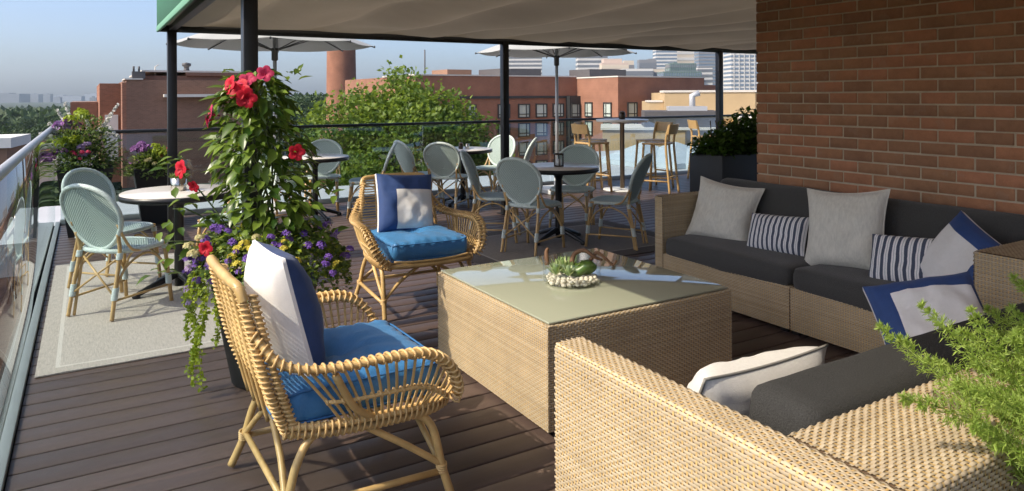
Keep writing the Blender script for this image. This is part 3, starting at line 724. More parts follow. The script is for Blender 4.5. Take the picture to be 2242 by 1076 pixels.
# ============================================================ TREES
def crown_points(lobes, n, shell=.55):
    out = []; nr = []
    tot = sum(l[3]**2 for l in lobes)
    for (x, y, z, r_, sq) in lobes:
        k = int(n*r_*r_/tot); d = unit(k); rr = (shell+(1-shell)*NP.random(k)**.5)*r_
        # clumpy surface
        rr *= np.array([1+.30*mnoise.noise(Vector(q*2.6+np.array((x, y, z)))) for q in d])
        out.append(np.array((x, y, z))+d*rr[:, None]*np.array((1, 1, sq))); nr.append(d)
    return np.concatenate(out), np.concatenate(nr)
def tree(name, label, loc, height, lobes, nleaf, lsize, leafm, trunk_r=.2, group=None, limbs=9, cluster=0):
    t = thing(name, label, 'tree', loc, 0, group)
    mb = MB(); cz = min(l[2] for l in lobes)
    mb.tube(spline([(0, 0, 0), (trunk_r*.5, 0, cz*.5), (0, trunk_r*.5, cz)], 4), np.linspace(trunk_r*1.2, trunk_r*.6, 9), 8)
    for l in lobes[:limbs]:
        mb.tube(spline([(0, 0, cz*rnd.uniform(.72, .98)), (l[0]*.5, l[1]*.5, cz+(l[2]-cz)*.45), (l[0], l[1], l[2])], 4), np.linspace(trunk_r*.5, trunk_r*.12, 9), 6)
    mb.build('trunk', 'bark', t)
    P, N = crown_points(lobes, nleaf if not cluster else nleaf//cluster)
    if cluster:
        k = len(P); P = np.repeat(P, cluster, 0)+NP.normal(size=(k*cluster, 3))*lsize*.9; N = np.repeat(N, cluster, 0)
    d = N*.5+unit(len(P))*.8+np.array((0, 0, -.25)); nn = unit(len(P))*.8+np.array((0, 0, .9))
    mb = MB(); scatter(mb, QUAD, P, d, nn, lsize*NP.uniform(.6, 1.3, len(P)))
    tag(mb.build('crown', leafm, t), kind='stuff'); return t
def lobes_for(W, Hc, z0, n, seed, sq=.8, rmul=1.):
    rr = random.Random(seed); out = []
    for i in range(n):
        a = rr.uniform(0, 6.28); f = (i+.5)/n; z = z0+Hc*f
        prof = math.sin(math.pi*min(.97, .12+.80*f))**.6
        r_ = W*rmul*rr.uniform(.16, .27)*(.75+.4*prof); d = W*.5*prof*rr.uniform(.3, 1.0)*(1 if i % 5 else .15)
        out.append((math.cos(a)*d, math.sin(a)*d, z, r_, sq))
    return out
p = px(885, 300, 25)
lb = lobes_for(5.8, 6.6, 8.2, 46, 5, .85, 1.12)
lb += [(-.1, .1, 15.6, .75, 1.0), (.05, .2, 16.1, .42, 1.2), (1.45, -.9, 15.2, .5, 1.1), (-1.3, .7, 15.1, .6, 1.), (1.9, -1.1, 14.3, .8, .9), (-2.2, 1.3, 13.3, .8, .9), (2.3, -1.4, 13.0, .9, .9), (-2.0, 1.2, 11.5, 1.2, .9), (2.2, -1.3, 11.4, 1.1, .9)]
tree('shade_tree', 'bushy bright green tree growing just beyond the back railing', (p[0], p[1], GZ), 16, lb, 110000, .175, 'treeleaf', .28, cluster=6)
p = px(1285, 330, 30); tree('street_tree', 'green tree top below the windows of the brick building', (p[0], p[1], GZ), 12, lobes_for(3.4, 3.2, 8.6, 10, 11), 5000, .18, 'treeleaf', .2)
p = px(735, 330, 20); tree('street_tree', 'small green tree low behind the glass beside the bushy one', (p[0], p[1], GZ), 12, lobes_for(3.0, 3.4, 9.9, 10, 12), 6000, .15, 'treeleaf', .18, cluster=4)
# wood beyond the terrace: trees one can tell apart
lobsets = [lobes_for(8.5, 7.5, 5.2, 15, 20+i, .9, 1.25) for i in range(3)]
protos = [tree('wood_tree', 'dark green broadleaf tree in the wood beyond the terrace', (0, 0, GZ), 13, lobsets[i], 5200, .62, 'woodleaf', .3, 'trees of the wood beyond the terrace') for i in range(3)]
spots = []
for (x, ytop, d) in ((-60, 295, 70), (10, 288, 75), (75, 296, 62), (140, 288, 80), (205, 284, 90), (30, 268, 120), (95, 262, 130), (160, 264, 125), (225, 262, 120), (-40, 264, 130), (60, 254, 190), (120, 250, 200), (190, 250, 200), (0, 252, 200), (255, 252, 190), (20, 320, 48), (110, 335, 44), (-70, 330, 46),
                     (640, 205, 150), (690, 196, 170), (600, 205, 160), (735, 205, 175), (560, 215, 150), (800, 222, 170), (655, 228, 110), (700, 232, 105), (620, 225, 115), (840, 235, 150)):
    spots.append((x, ytop, d))
for i, (x, yt, d) in enumerate(spots):
    src = protos[i % 3]; o = src if i < 3 else copy_tree(src)
    p = px(x, yt, d); s_ = (p[2]-GZ)/15.6; o.location = (p[0], p[1], GZ); o['label'] = 'dark green broadleaf tree in the wood left of the brick roof building' if x < 400 else 'dark green broadleaf tree beside the round brick smokestack'; o['group'] = 'trees of the left wood' if x < 400 else 'trees around the smokestack'; o.scale = (s_*1.05, s_*1.05, s_); o.rotation_euler.z = i*1.7
# far wood that reads as one mass
P = []; 
for i in range(900):
    x = rnd.uniform(-160, 340) if i % 3 else rnd.uniform(520, 900); d = rnd.choice((260, 330, 420, 550, 700, 950, 1300))*rnd.uniform(.85, 1.15)
    p = px(x, 233+rnd.uniform(-3, 6) if x < 400 else 206+rnd.uniform(-6, 14), d); P.append((p, d))
mb = MB()
for p, d in P:
    k = 46; q = unit(k); q[:, 2] = np.abs(q[:, 2])*1.0; r_ = 6.5+d*.004
    pts_ = np.array(p)+q*np.array((r_, r_, r_*.75))-np.array((0, 0, r_*.75+2.6+d*.0035))
    scatter(mb, QUAD, pts_, unit(k)+np.array((0, 0, .2)), q+np.array((0, 0, .5)), (2.6+d*.0035)*NP.uniform(.7, 1.3, k))
tag(mb.build('far_wood', 'woodleaf'), 'hazy dark green wood reaching to the horizon', 'wood', kind='stuff')

# ---- the air: pale haze that the far city fades into
mb = MB(); mb.box(-4200, 4200, -300, 4200, GZ-1, 140)
hz = mb.build('haze', []); hm = bpy.data.materials.new('summer_haze'); hm.use_nodes = True; ht = hm.node_tree; ht.nodes.clear()
pv_ = ht.nodes.new('ShaderNodeVolumePrincipled'); pv_.inputs['Color'].default_value = (.74, .88, 1, 1); pv_.inputs['Density'].default_value = .00015; pv_.inputs['Anisotropy'].default_value = .2
ho = ht.nodes.new('ShaderNodeOutputMaterial'); lnk(ht, pv_.outputs[0], ho.inputs['Volume']); hz.data.materials.append(hm)
tag(hz, 'pale summer haze over the distant city', 'haze', kind='stuff')
# ============================================================ FURNITURE
# ---- rugs
def rug(u0, u1, v0, v1, m, label):
    W, D = u1-u0, v1-v0; mb = MB()
    mb.grid(lambda a, b: ((a-.5)*W, (b-.5)*D, .010+.0018*mnoise.noise(Vector((a*7+u0, b*7, 0)))), 30, 30)
    mb.rbox(-W/2, W/2, -D/2, D/2, .001, .0085, .003, 1)
    o = tag(mb.build('rug', m), label, 'rug'); o.location = ((u0+u1)/2, (v0+v1)/2, 0); return o
rug(-.245, 1.27, 4.52, 7.42, rugmat('grey_flatweave', 1.515, 2.9, .10, (.50, .445, .40), (.48, .425, .38), (.68, .63, .58)), 'light grey woven rug with pale border line under the table by the glass railing')
rug(2.93, 5.22, 5.10, 6.74, rugmat('taupe_flatweave', 2.29, 1.64, .20, (.215, .195, .18), (.115, .105, .10), (.40, .38, .35)), 'taupe woven rug with darker border under the lantern table')

# ---- wicker coffee table with frosted glass top
TU0, TU1, TV0, TV1, TH = 1.700, 2.825, 2.565, 3.690, .482
ct = thing('coffee_table', 'square woven wicker coffee table with frosted glass top', 'coffee table', ((TU0+TU1)/2, (TV0+TV1)/2, 0))
W2 = (TU1-TU0)/2
def face_to3(ax, sg):
    # girth runs upward: (p outward offset, q height)
    def f(a, p, q):
        a = np.asarray(a)-W2; a, p, q = np.broadcast_arrays(a, p, q)
        if ax == 0: return np.stack([sg*p, -sg*a, q], -1)
        return np.stack([sg*a, sg*p, q], -1)
    return f
for ax, sg in ((0, -1), (1, -1), (0, 1), (1, 1)):
    mb = MB(); path = fillet([(W2, .025), (W2, TH), (W2-.045, TH)], .012)
    weave(mb, path, 2*W2, face_to3(ax, sg)); tag(mb.build('wicker_side', WK, ct), kind='stuff')
MB().rbox(-W2+.03, W2-.03, -W2+.03, W2-.03, .0, .026, .003, 1).build('plinth', 'black', ct)
mb = MB(); mb.box(-W2+.02, W2-.02, -W2+.02, W2-.02, TH-.02, TH-.008); mb.build('top_board', 'wicker_back', ct)
MB().rbox(-W2+.012, W2-.012, -W2+.012, W2-.012, TH+.004, TH+.014, .003, 2).build('glass_top', 'topglass', ct)
TOPZ = TH+.014

# ---- terrarium
bw = thing('terrarium_bowl', 'round clear glass bowl of white pebbles on the coffee table', 'bowl', (2.185, 3.07, TOPZ))
RB = .152
MB().lathe([(.0, .0), (RB-.012, .0), (RB, .012), (RB+.003, .125), (RB+.001, .129), (RB-.003, .126), (RB-.005, .014), (RB-.016, .007), (0, .006)], 56).build('glass_bowl', 'bowlglass', bw)
def blob(r, sq=.75, seed=0, sub=2):
    bm = bmesh.new(); bmesh.ops.create_icosphere(bm, subdivisions=sub, radius=1)
    for vv in bm.verts:
        c = vv.co.copy(); vv.co = c*(1+.28*mnoise.noise(c*1.1+Vector((seed, 0, 0)))); vv.co.z *= sq; vv.co *= r
    return MB().frombm(bm)
pms = [blob(.0115, .72, i*3.1).mesh('pebble', 'pebble') for i in range(4)]
i = 0
for lay in range(2):
    for k in range(95 if lay == 0 else 80):
        a = k*2.399; r_ = (RB-.022)*math.sqrt((k+.5)/(95 if lay == 0 else 80))
        o = link('pebble', pms[i % 4], bw); s_ = rnd.uniform(.75, 1.3); o.scale = (s_,)*3; o.location = (r_*math.cos(a+lay), r_*math.sin(a+lay), .014+.015*lay+rnd.uniform(0, .004)); o.rotation_euler = (rnd.uniform(-.5, .5), rnd.uniform(-.5, .5), rnd.uniform(0, 6)); i += 1
sc = thing('succulent', 'pale green spiky succulents growing among the pebbles', 'plant', (2.185, 3.07, TOPZ+.045))
LS = leafshape(.30, .05, -.12)
right = Vector((math.cos(YAW), -math.sin(YAW)))
for j, (a, b, n, h) in enumerate(((-.045, .0, 26, .085), (-.085, -.03, 20, .07), (-.02, -.055, 18, .06), (.0, .03, 20, .09), (-.07, .05, 18, .075))):
    c = right*a+Vector((-right.y, right.x))*b; mb = MB()
    ang = np.arange(n)*2.4; el = np.linspace(.5, 1.4, n)
    d = np.stack([np.cos(ang)*np.cos(el), np.sin(ang)*np.cos(el), np.sin(el)], 1); nn = np.stack([-np.cos(ang)*np.sin(el), -np.sin(ang)*np.sin(el), np.cos(el)], 1)
    scatter(mb, LS, np.tile((c.x, c.y, 0), (n, 1)), d, nn, h*NP.uniform(.8, 1.15, n)); mb.build('rosette', 'succ', sc)
c = right*.055; bm = bmesh.new(); bmesh.ops.create_icosphere(bm, subdivisions=3, radius=1)
for q in bm.verts:
    x, y, z = q.co; q.co = (c.x+x*.080*right.x+y*.038*right.y, c.y+x*.080*right.y-y*.038*right.x, .026+z*.036+.020*x-.01*math.cos(3*math.atan2(y, x)))
mb = MB().frombm(bm)
mb.build('plump_leaf', 'gourd', sc)
dr_ = thing('driftwood', 'twisted brown driftwood pieces resting in the glass bowl', 'driftwood', (2.185, 3.07, TOPZ+.105))
for pts_, r0 in (([(.0, 0, 0), (.02, .012, .045), (.07, 0, .062), (.115, -.01, .032), (.16, 0, .012)], .011), ([(.10, .03, .0), (.135, .02, .045), (.18, .0, .018), (.215, -.01, -.012), (.235, -.01, .012)], .009), ([(-.125, .03, -.02), (-.13, .05, .04), (-.12, .06, .062)], .012)):
    q = [(right.x*x-right.y*y, right.y*x+right.x*y, z) for x, y, z in pts_]
    sp = spline(q, 6); MB().tube(sp, np.linspace(r0*1.2, r0*.65, len(sp)), 8).build('branch', 'drift', dr_)

# ---- wicker sofas
def wick_panel(parent, path, L, to3, name='wicker_panel'):
    mb = MB(); weave(mb, path, L, to3); return tag(mb.build(name, WK, parent), kind='stuff')
# wall sofa: local x = u-3.71, y = v-1.845
s1 = thing('wicker_sofa', 'long wicker sofa with charcoal cushions against the brick wall', 'sofa', (3.71, 1.845, 0))
SL = 2.275; AH = .715
for (a0, a1) in ((0.002, 1.058), (1.066, 2.185)):
    wick_panel(s1, fillet([(0, .03), (0, .292), (-.06, .292)], .012), a1-a0, (lambda a0: lambda a, p, q: np.stack(np.broadcast_arrays(-p, a0+(np.asarray(a)), q), -1))(a0))
part('base', 'wicker_back', s1, (.012, .76, .004, 2.18, .025, .284))
for y0, y1 in ((2.185, SL), (-.34, 0.)):
    w = y1-y0
    # arm: front face (faces -u) and top; girth goes up the near side over the top
    wick_panel(s1, fillet([(y1, .03), (y1, AH), (y0, AH), (y0, .03)], .016), .77, lambda a, p, q: np.stack(np.broadcast_arrays(.77-np.asarray(a), p, q), -1), 'arm')
    wick_panel(s1, [(0, .03), (0, AH-.006)], w-.01, (lambda y0: lambda a, p, q: np.stack(np.broadcast_arrays(-.001-p, y0+.005+np.asarray(a), q), -1))(y0), 'arm_front')
part('back_frame', 'wicker_back', s1, (.72, .775, -.33, SL-.01, .03, .70))
for y in (.03, 1.02, 1.10, 2.2): part('foot', 'black', s1, (.03, .09, y, y+.05, 0, .0285))
for k, (y0, y1) in enumerate(((.006, 1.058), (1.066, 2.18))):
    def wr(a, b, c, k=k):
        n_ = mnoise.noise(Vector((a*1.6+k*9, b*2.2, c)))*.008
        return (0, 0, n_-(.028*max(0, -a)**6*(1-.5*abs(b)) if c < .9 else 0)+(-.012*(1-b*b)*max(0, -a)**2 if c < 0 else 0))
    o = softbox(.64, y1-y0-.004, .125, .045, 16, .016, wr).build('seat_cushion', 'charcoal', s1); o.location = (.315, (y0+y1)/2, .353)
    o = softbox(.17, y1-y0-.006, .43, .055, 14, .0, lambda a, b, c, k=k: (-.018*(1-b*b)*(1-c*c)*(1 if a < 0 else 0), 0, mnoise.noise(Vector((b*2, k*5, c)))*.008)).build('back_cushion', 'charcoal', s1); o.location = (.625, (y0+y1)/2, .605); o.rotation_euler = (0, R(7), 0)
# near sofa: back along u, seat facing +v; local x = u-1.24, y = v-.78
s2 = thing('wicker_sofa', 'wicker sofa with wide woven back and charcoal bolster beside the feathery fern', 'sofa', (1.24, .78, 0))
AL, AW, BK, BLn = 1.055, .115, .30, 2.1
wick_panel(s2, fillet([(AW, .30), (AW, AH), (0, AH), (0, .03)], .020), AL, lambda a, p, q: np.stack(np.broadcast_arrays(p, AL-np.asarray(a), q), -1), 'arm')
part('arm_end', 'wicker_back', s2, (.008, AW-.008, AL-.03, AL-.006, .03, AH-.01))
wick_panel(s2, [(0.005, .03), (0.005, AH-.012)], AW-.012, lambda a, p, q: np.stack(np.broadcast_arrays(AW-.006-np.asarray(a), AL-.006+p, q), -1), 'arm_front')
wick_panel(s2, fillet([(BK, .30), (BK, AH-.004), (0, AH-.004), (0, .03)], .018), BLn-AW, lambda a, p, q: np.stack(np.broadcast_arrays(AW+.004+np.asarray(a), p, q), -1), 'back')
part('core', 'wicker_back', s2, (AW+.01, BLn, .012, BK-.012, .03, AH-.02)); part('base', 'wicker_back', s2, (AW+.002, BLn, BK, .95, .03, .284))
wick_panel(s2, [(.952, .03), (.952, .284)], BLn-AW, lambda a, p, q: np.stack(np.broadcast_arrays(AW+np.asarray(a), p, q), -1), 'wicker_front')
for x in (.02, 1.1, 2.02): part('foot', 'black', s2, (x, x+.05, .05, .10, 0, .0295))
o = softbox(BLn-AW-.03, .66, .125, .045, 16, .016).build('seat_cushion', 'charcoal', s2); o.location = ((BLn+AW)/2, .62+.0, .352)
bol = MB(); o = softbox(1.86, .225, .355, .055, 22, 0, lambda a, b, c: (0, -.012*(1-a*a)*(1-c*c) if b < 0 else 0, .004*mnoise.noise(Vector((a*9, b, c))))).build('back_bolster', 'tweed', s2); o.location = (AW+.115+.93, BK+.118, .549); o.rotation_euler = (R(2), 0, 0)

# ---- scatter cushions
def cushion(name, mat, w, h, t, c, face, lean, roll, label, pipe=None, **k):
    mb, ring = pillow(w, h, t, **k); mats = [mat, mat, mat] if isinstance(mat, str) else mat
    o = tag(mb.build(name, mats), label, 'cushion'); pose(o, c, face, lean, roll)
    if pipe: MB().tube(ring, .0048, 6, closed=True).build('piping', pipe, o)
    return o
cushion('throw_pillow', 'linen', .52, .47, .20, (4.075, 3.77, .600), R(196), R(20), R(6), 'grey linen throw pillow in the sofa corner beside the woven arm', 'linen', seed=1, pinch=.12, wr=.011)
cushion('throw_pillow', 'linen', .51, .52, .20, (4.055, 2.765, .632), R(191), R(18), R(-5), 'grey linen throw pillow standing between two striped cushions', 'linen', seed=2, pinch=.12, wr=.011)
cushion('lumbar_pillow', 'stripe', .43, .27, .13, (4.02, 3.25, .530), R(188), R(24), R(-3), 'smaller navy striped lumbar cushion between the two grey pillows', seed=3, pinch=.03)
cushion('lumbar_pillow', 'stripe', .52, .29, .14, (3.97, 2.27, .540), R(186), R(24), R(-5), 'longer navy striped lumbar cushion beside the blue and white pillow', seed=4, pinch=.03)
cushion('throw_pillow', 'linenlt', .58, .38, .20, (1.685, 1.485, .540), R(93), R(28), R(-3), 'pale linen pillow leaning on the charcoal bolster', 'piping', seed=5, wr=.012, pinch=.09)
def bluepillow(w, c, face, lean, roll, label, t=.15, box=.03, seed=0, white=((-.45, .92), (-.92, .40)), frontwhite=False):
    n = 24; mb, ring = pillow(w, w, t, n=n, seed=seed, box=box, wr=.009, pinch=.05)
    # face materials: front centre white square on navy
    for j in range(n):
        for i in range(n):
            s_, q = (i+.5)/n*2-1, (j+.5)/n*2-1; ins = white[0][0] < s_ < white[0][1] and white[1][0] < q < white[1][1]
            mb.m[j*n+i] = 1 if ins else 0
            mb.m[n*n+j*n+i] = 0 if (frontwhite and (s_ > .62 or q > .72)) else 2
    o = tag(mb.build('throw_pillow', ['navy', 'pwhite', 'pwhite']), label, 'cushion'); pose(o, c, face, lean, roll); return o

# ---- rattan armchairs
def wrapped(mb, path, off, r, step, wr, mi=0, miw=1, double=True, n=7):
    """pair of parallel canes bound together with loops of split cane"""
    P = resample(path, .03); T = np.gradient(P, axis=0); T /= np.linalg.norm(T, axis=1)[:, None]; off = np.array(off, float)
    a, b = P+off, P-off
    mb.tube(a, r, 8, mi)
    if double: mb.tube(b, r, 8, mi)
    Q = resample(path, step); TQ = np.gradient(Q, axis=0); TQ /= np.linalg.norm(TQ, axis=1)[:, None]
    for q, t_ in zip(Q, TQ):
        e1 = off/np.linalg.norm(off) if np.linalg.norm(off) > 1e-6 else np.array((.3, .9, .2)); e1 = e1-t_*(e1@t_); e1 /= np.linalg.norm(e1)+1e-9; e2 = np.cross(t_, e1)
        A_ = (np.linalg.norm(off) if double else 0)+r+wr*.8; B_ = r+wr*.8
        ring = [q+e1*A_*math.cos(x)+e2*B_*math.sin(x)+t_*.006*math.sin(x+.6) for x in np.arange(n)*2*math.pi/n]
        mb.tube(ring, wr, 5, miw, closed=True)
def rattan_chair(label, loc, rz):
    t = thing('rattan_armchair', label, 'armchair', loc, rz, 'rattan lounge chairs at the coffee table')
    CM = ['cane', 'cane_lt']
    back_pts = {}
    for s_ in (1, -1):
        y = s_
        arm = spline([(-.362, .272*y, .70), (-.29, .335*y, .615), (-.16, .385*y, .592), (.05, .415*y, .598), (.18, .42*y, .588), (.268, .408*y, .530), (.318, .378*y, .445), (.332, .335*y, .385)], 7)
        mb = MB(); wrapped(mb, arm, (0, .018*y, .006), .0125, .0265, .0050, n=9); mb.build('arm_rail', CM, t)
        sidep = spline([(-.400, .238*y, .858), (-.372, .268*y, .73), (-.328, .29*y, .55), (-.285, .275*y, .43), (-.258, .262*y, .366)], 7)
        mb = MB(); wrapped(mb, sidep, (.0, .0, .0), .0135, .0185, .0042, double=False, n=8)
        in_ = [np.array(q)+(.034, .004*y, -.004) for q in sidep]; wrapped(mb, in_[2:], (0, 0, 0), .0115, .0185, .0042, double=False, n=8)
        mb.build('back_upright', CM, t); back_pts[s_] = np.array(resample(sidep, .02))
        ring = spline([(-.262, .262*y, .366), (-.12, .312*y, .360), (.08, .332*y, .356), (.24, .325*y, .355), (.315, .29*y, .355)], 6)
        mb = MB(); wrapped(mb, ring, (0, .004*y, .014), .0125, .0215, .0045, n=8); mb.build('seat_rail', CM, t)
        A_ = resample(arm, .036); Bq = np.array(resample(ring, .01))
        for k in range(5, len(A_)-2):
            a = A_[k]; f = (k-4)/(len(A_)-5); b = Bq[int(min(len(Bq)-1, (.30+.66*f)*len(Bq)))]
            MB().tube(spline([a, (a+b)/2+np.array((.004, .008*y, 0)), b], 4), .0052, 6).build('spindle', 'cane', t)
        mid = [(a*.45+Bq[int(min(len(Bq)-1, (.30+.66*((k-4)/(len(A_)-5)))*len(Bq)))]*.55)+np.array((.004, .010*y, 0)) for k, a in enumerate(A_) if 5 <= k < len(A_)-2]
        mb = MB(); wrapped(mb, mid, (0, .004*y, 0), .007, .026, .004, double=False); mb.build('arm_mid_rail', CM, t)
        MB().tube(spline([(-.13, .388*y, .566), (-.06, .362*y, .44), (.02, .330*y, .372)], 5), .0135, 10).build('arm_strut', 'cane', t)
        # legs and braces
        fl = spline([(.02, .285*y, .341), (.16, .312*y, .344), (.245, .322*y, .285), (.285, .328*y, .13), (.32, .334*y, .012)], 7)
        MB().tube(fl, np.linspace(.0135, .016, len(fl)), 10).build('leg', 'cane', t)
        rlg = spline([(-.05, .275*y, .341), (-.17, .282*y, .338), (-.235, .296*y, .255), (-.275, .312*y, .12), (-.32, .33*y, .012)], 7)
        MB().tube(rlg, np.linspace(.0135, .0155, len(rlg)), 10).build('leg', 'cane', t)
        MB().tube([(-.272, .312*y, .125), (.286, .328*y, .110)], .012, 10).build('stretcher', 'cane', t)
        MB().tube(spline([(.284, .328*y, .135), (.15, .322*y, .235), (.0, .31*y, .336)], 4), .012, 10).build('brace', 'cane', t)
        MB().tube(spline([(.284, .326*y, .13), (.26, .20*y, .24), (.25, .04*y, .337)], 4), .0115, 10).build('brace', 'cane', t)
        MB().tube(spline([(-.272, .31*y, .13), (-.255, .18*y, .24), (-.25, .03*y, .335)], 4), .0115, 10).build('brace', 'cane', t)
        # binding at the leg joints
        for q in ((.284, .328*y, .125), (-.274, .312*y, .13)):
            mb = MB()
            for dz in (-.012, -.004, .004, .012): mb.tube([(q[0]+.018*math.cos(x), q[1]+.018*math.sin(x), q[2]+dz+.004*math.sin(x)) for x in np.arange(8)*math.pi/4], .0042, 5, closed=True)
            mb.build('joint_binding', 'cane_lt', t)
    MB().tube([(-.27, -.31, .14), (-.27, .31, .14)], .0115, 10).build('stretcher', 'cane', t)
    top = spline([(-.388, -.256, .815), (-.402, -.240, .857), (-.414, -.18, .869), (-.420, 0, .873), (-.414, .18, .869), (-.402, .240, .857), (-.388, .256, .815)], 7)
    MB().tube(top, .0175, 12).build('top_rail', 'cane', t)
    MB().tube(spline([(.315, -.29, .355), (.342, -.2, .353), (.352, 0, .352), (.342, .2, .353), (.315, .29, .355)], 6), .0165, 10).build('front_rail', 'cane', t)
    MB().tube(spline([(.325, -.27, .385), (.348, -.15, .378), (.356, 0, .376), (.348, .15, .378), (.325, .27, .385)], 6), .009, 8).build('front_rail', 'cane', t)
    # back slats and uprights
    L_, R_ = back_pts[1], back_pts[-1]; n = len(L_)
    for k in range(1, n-1):
        l, r_ = L_[k], R_[k]; c = (l+r_)/2+np.array((-.008, 0, 0))
        MB().tube(spline([r_, (r_*.6+c*.4)+np.array((-.003, 0, 0)), c, (l*.6+c*.4)+np.array((-.003, 0, 0)), l], 3), .0046, 6).build('back_slat', 'cane', t)
    for y in (-.15, -.05, .05, .15):
        MB().tube(spline([(-.414, y, .868), (-.372, y*1.02, .70), (-.325, y*1.02, .5), (-.290, y, .365)], 5), .0068, 8).build('back_spindle', 'cane', t)
    for k in range(9):
        x = -.24+k*.07; w = .27+.06*math.sin((k+1)/10*math.pi); MB().tube([(x, -w, .360), (x, w, .360)], .0075, 6).build('seat_slat', 'cane', t)
    return t
def blueseat(c, rz, label, seed):
    def fn(a, b, cc):
        d = math.hypot(a+.05, b); dim = -.055*math.exp(-d*d/.05) if cc > 0 else .018*math.exp(-d*d/.08)
        ang = math.atan2(b, a+.05); e = max(abs(a), abs(b))
        w = (.010*math.sin(ang*9+seed+2*mnoise.noise(Vector((a*3, b*3, seed))))*min(1, d*2)*max(0, (1.05-d))) if cc > .5 else 0
        g = .010*math.sin((a if abs(b) > abs(a) else b)*24+seed)*max(0, e-.75)*4*(1 if cc > 0 else .4)
        return (0, 0, dim+w+g+.012*mnoise.noise(Vector((a*2+seed, b*2, cc))))
    o = tag(softbox(.60, .575, .135, .05, 34, .022, fn).build('seat_cushion', 'skyblue'), label, 'cushion')
    o.location = c; o.rotation_euler = (0, 0, rz)
    for zz in (.052, -.052): MB().tube([(.297*math.copysign(abs(math.cos(q))**.16, math.cos(q)), .284*math.copysign(abs(math.sin(q))**.16, math.sin(q)), zz+.004*math.sin(q*7+seed)) for q in np.arange(72)*2*math.pi/72], .0042, 6, closed=True).build('piping', 'bluepipe', o)
    return o
A1, A2 = (.815, 2.70, 0), (2.005, 4.755, 0); a1r, a2r = R(1.5), R(-91)
rattan_chair('rattan armchair with its woven side showing, in front of the flowering planter', A1, a1r)
rattan_chair('rattan armchair facing the coffee table, standing before the bistro tables', A2, a2r)
def inchair(A_, rz, x, y, z): return (A_[0]+x*math.cos(rz)-y*math.sin(rz), A_[1]+x*math.sin(rz)+y*math.cos(rz), z)
blueseat(inchair(A1, a1r, .02, 0, .437), a1r, 'blue tufted seat cushion on the chair beside the flowering planter', 1)
blueseat(inchair(A2, a2r, .02, 0, .437), a2r, 'blue tufted seat cushion on the chair facing the coffee table', 4)
bluepillow(.47, inchair(A1, a1r, -.190, .02, .692), a1r, R(14), R(2), 'navy and white boxed pillow in the chair beside the flowering planter', seed=1, t=.20, box=.012)
bluepillow(.435, inchair(A2, a2r, -.170, -.0, .69), a2r, R(18), R(4), 'navy pillow with white square in the chair facing the coffee table', seed=2, white=((-.42, .90), (-.90, .42)))
bluepillow(.42, (3.95, 2.02, .585), R(165), R(25), R(25), 'navy and white pillow tucked against the right woven sofa arm', seed=3, white=((-.95, .55), (-.95, .55)))
bluepillow(.42, (2.98, 1.64, .535), R(207), R(48), R(-20), 'navy edged white pillow on the near sofa beside the fern', seed=4, white=((-.55, .93), (-.93, .55)))

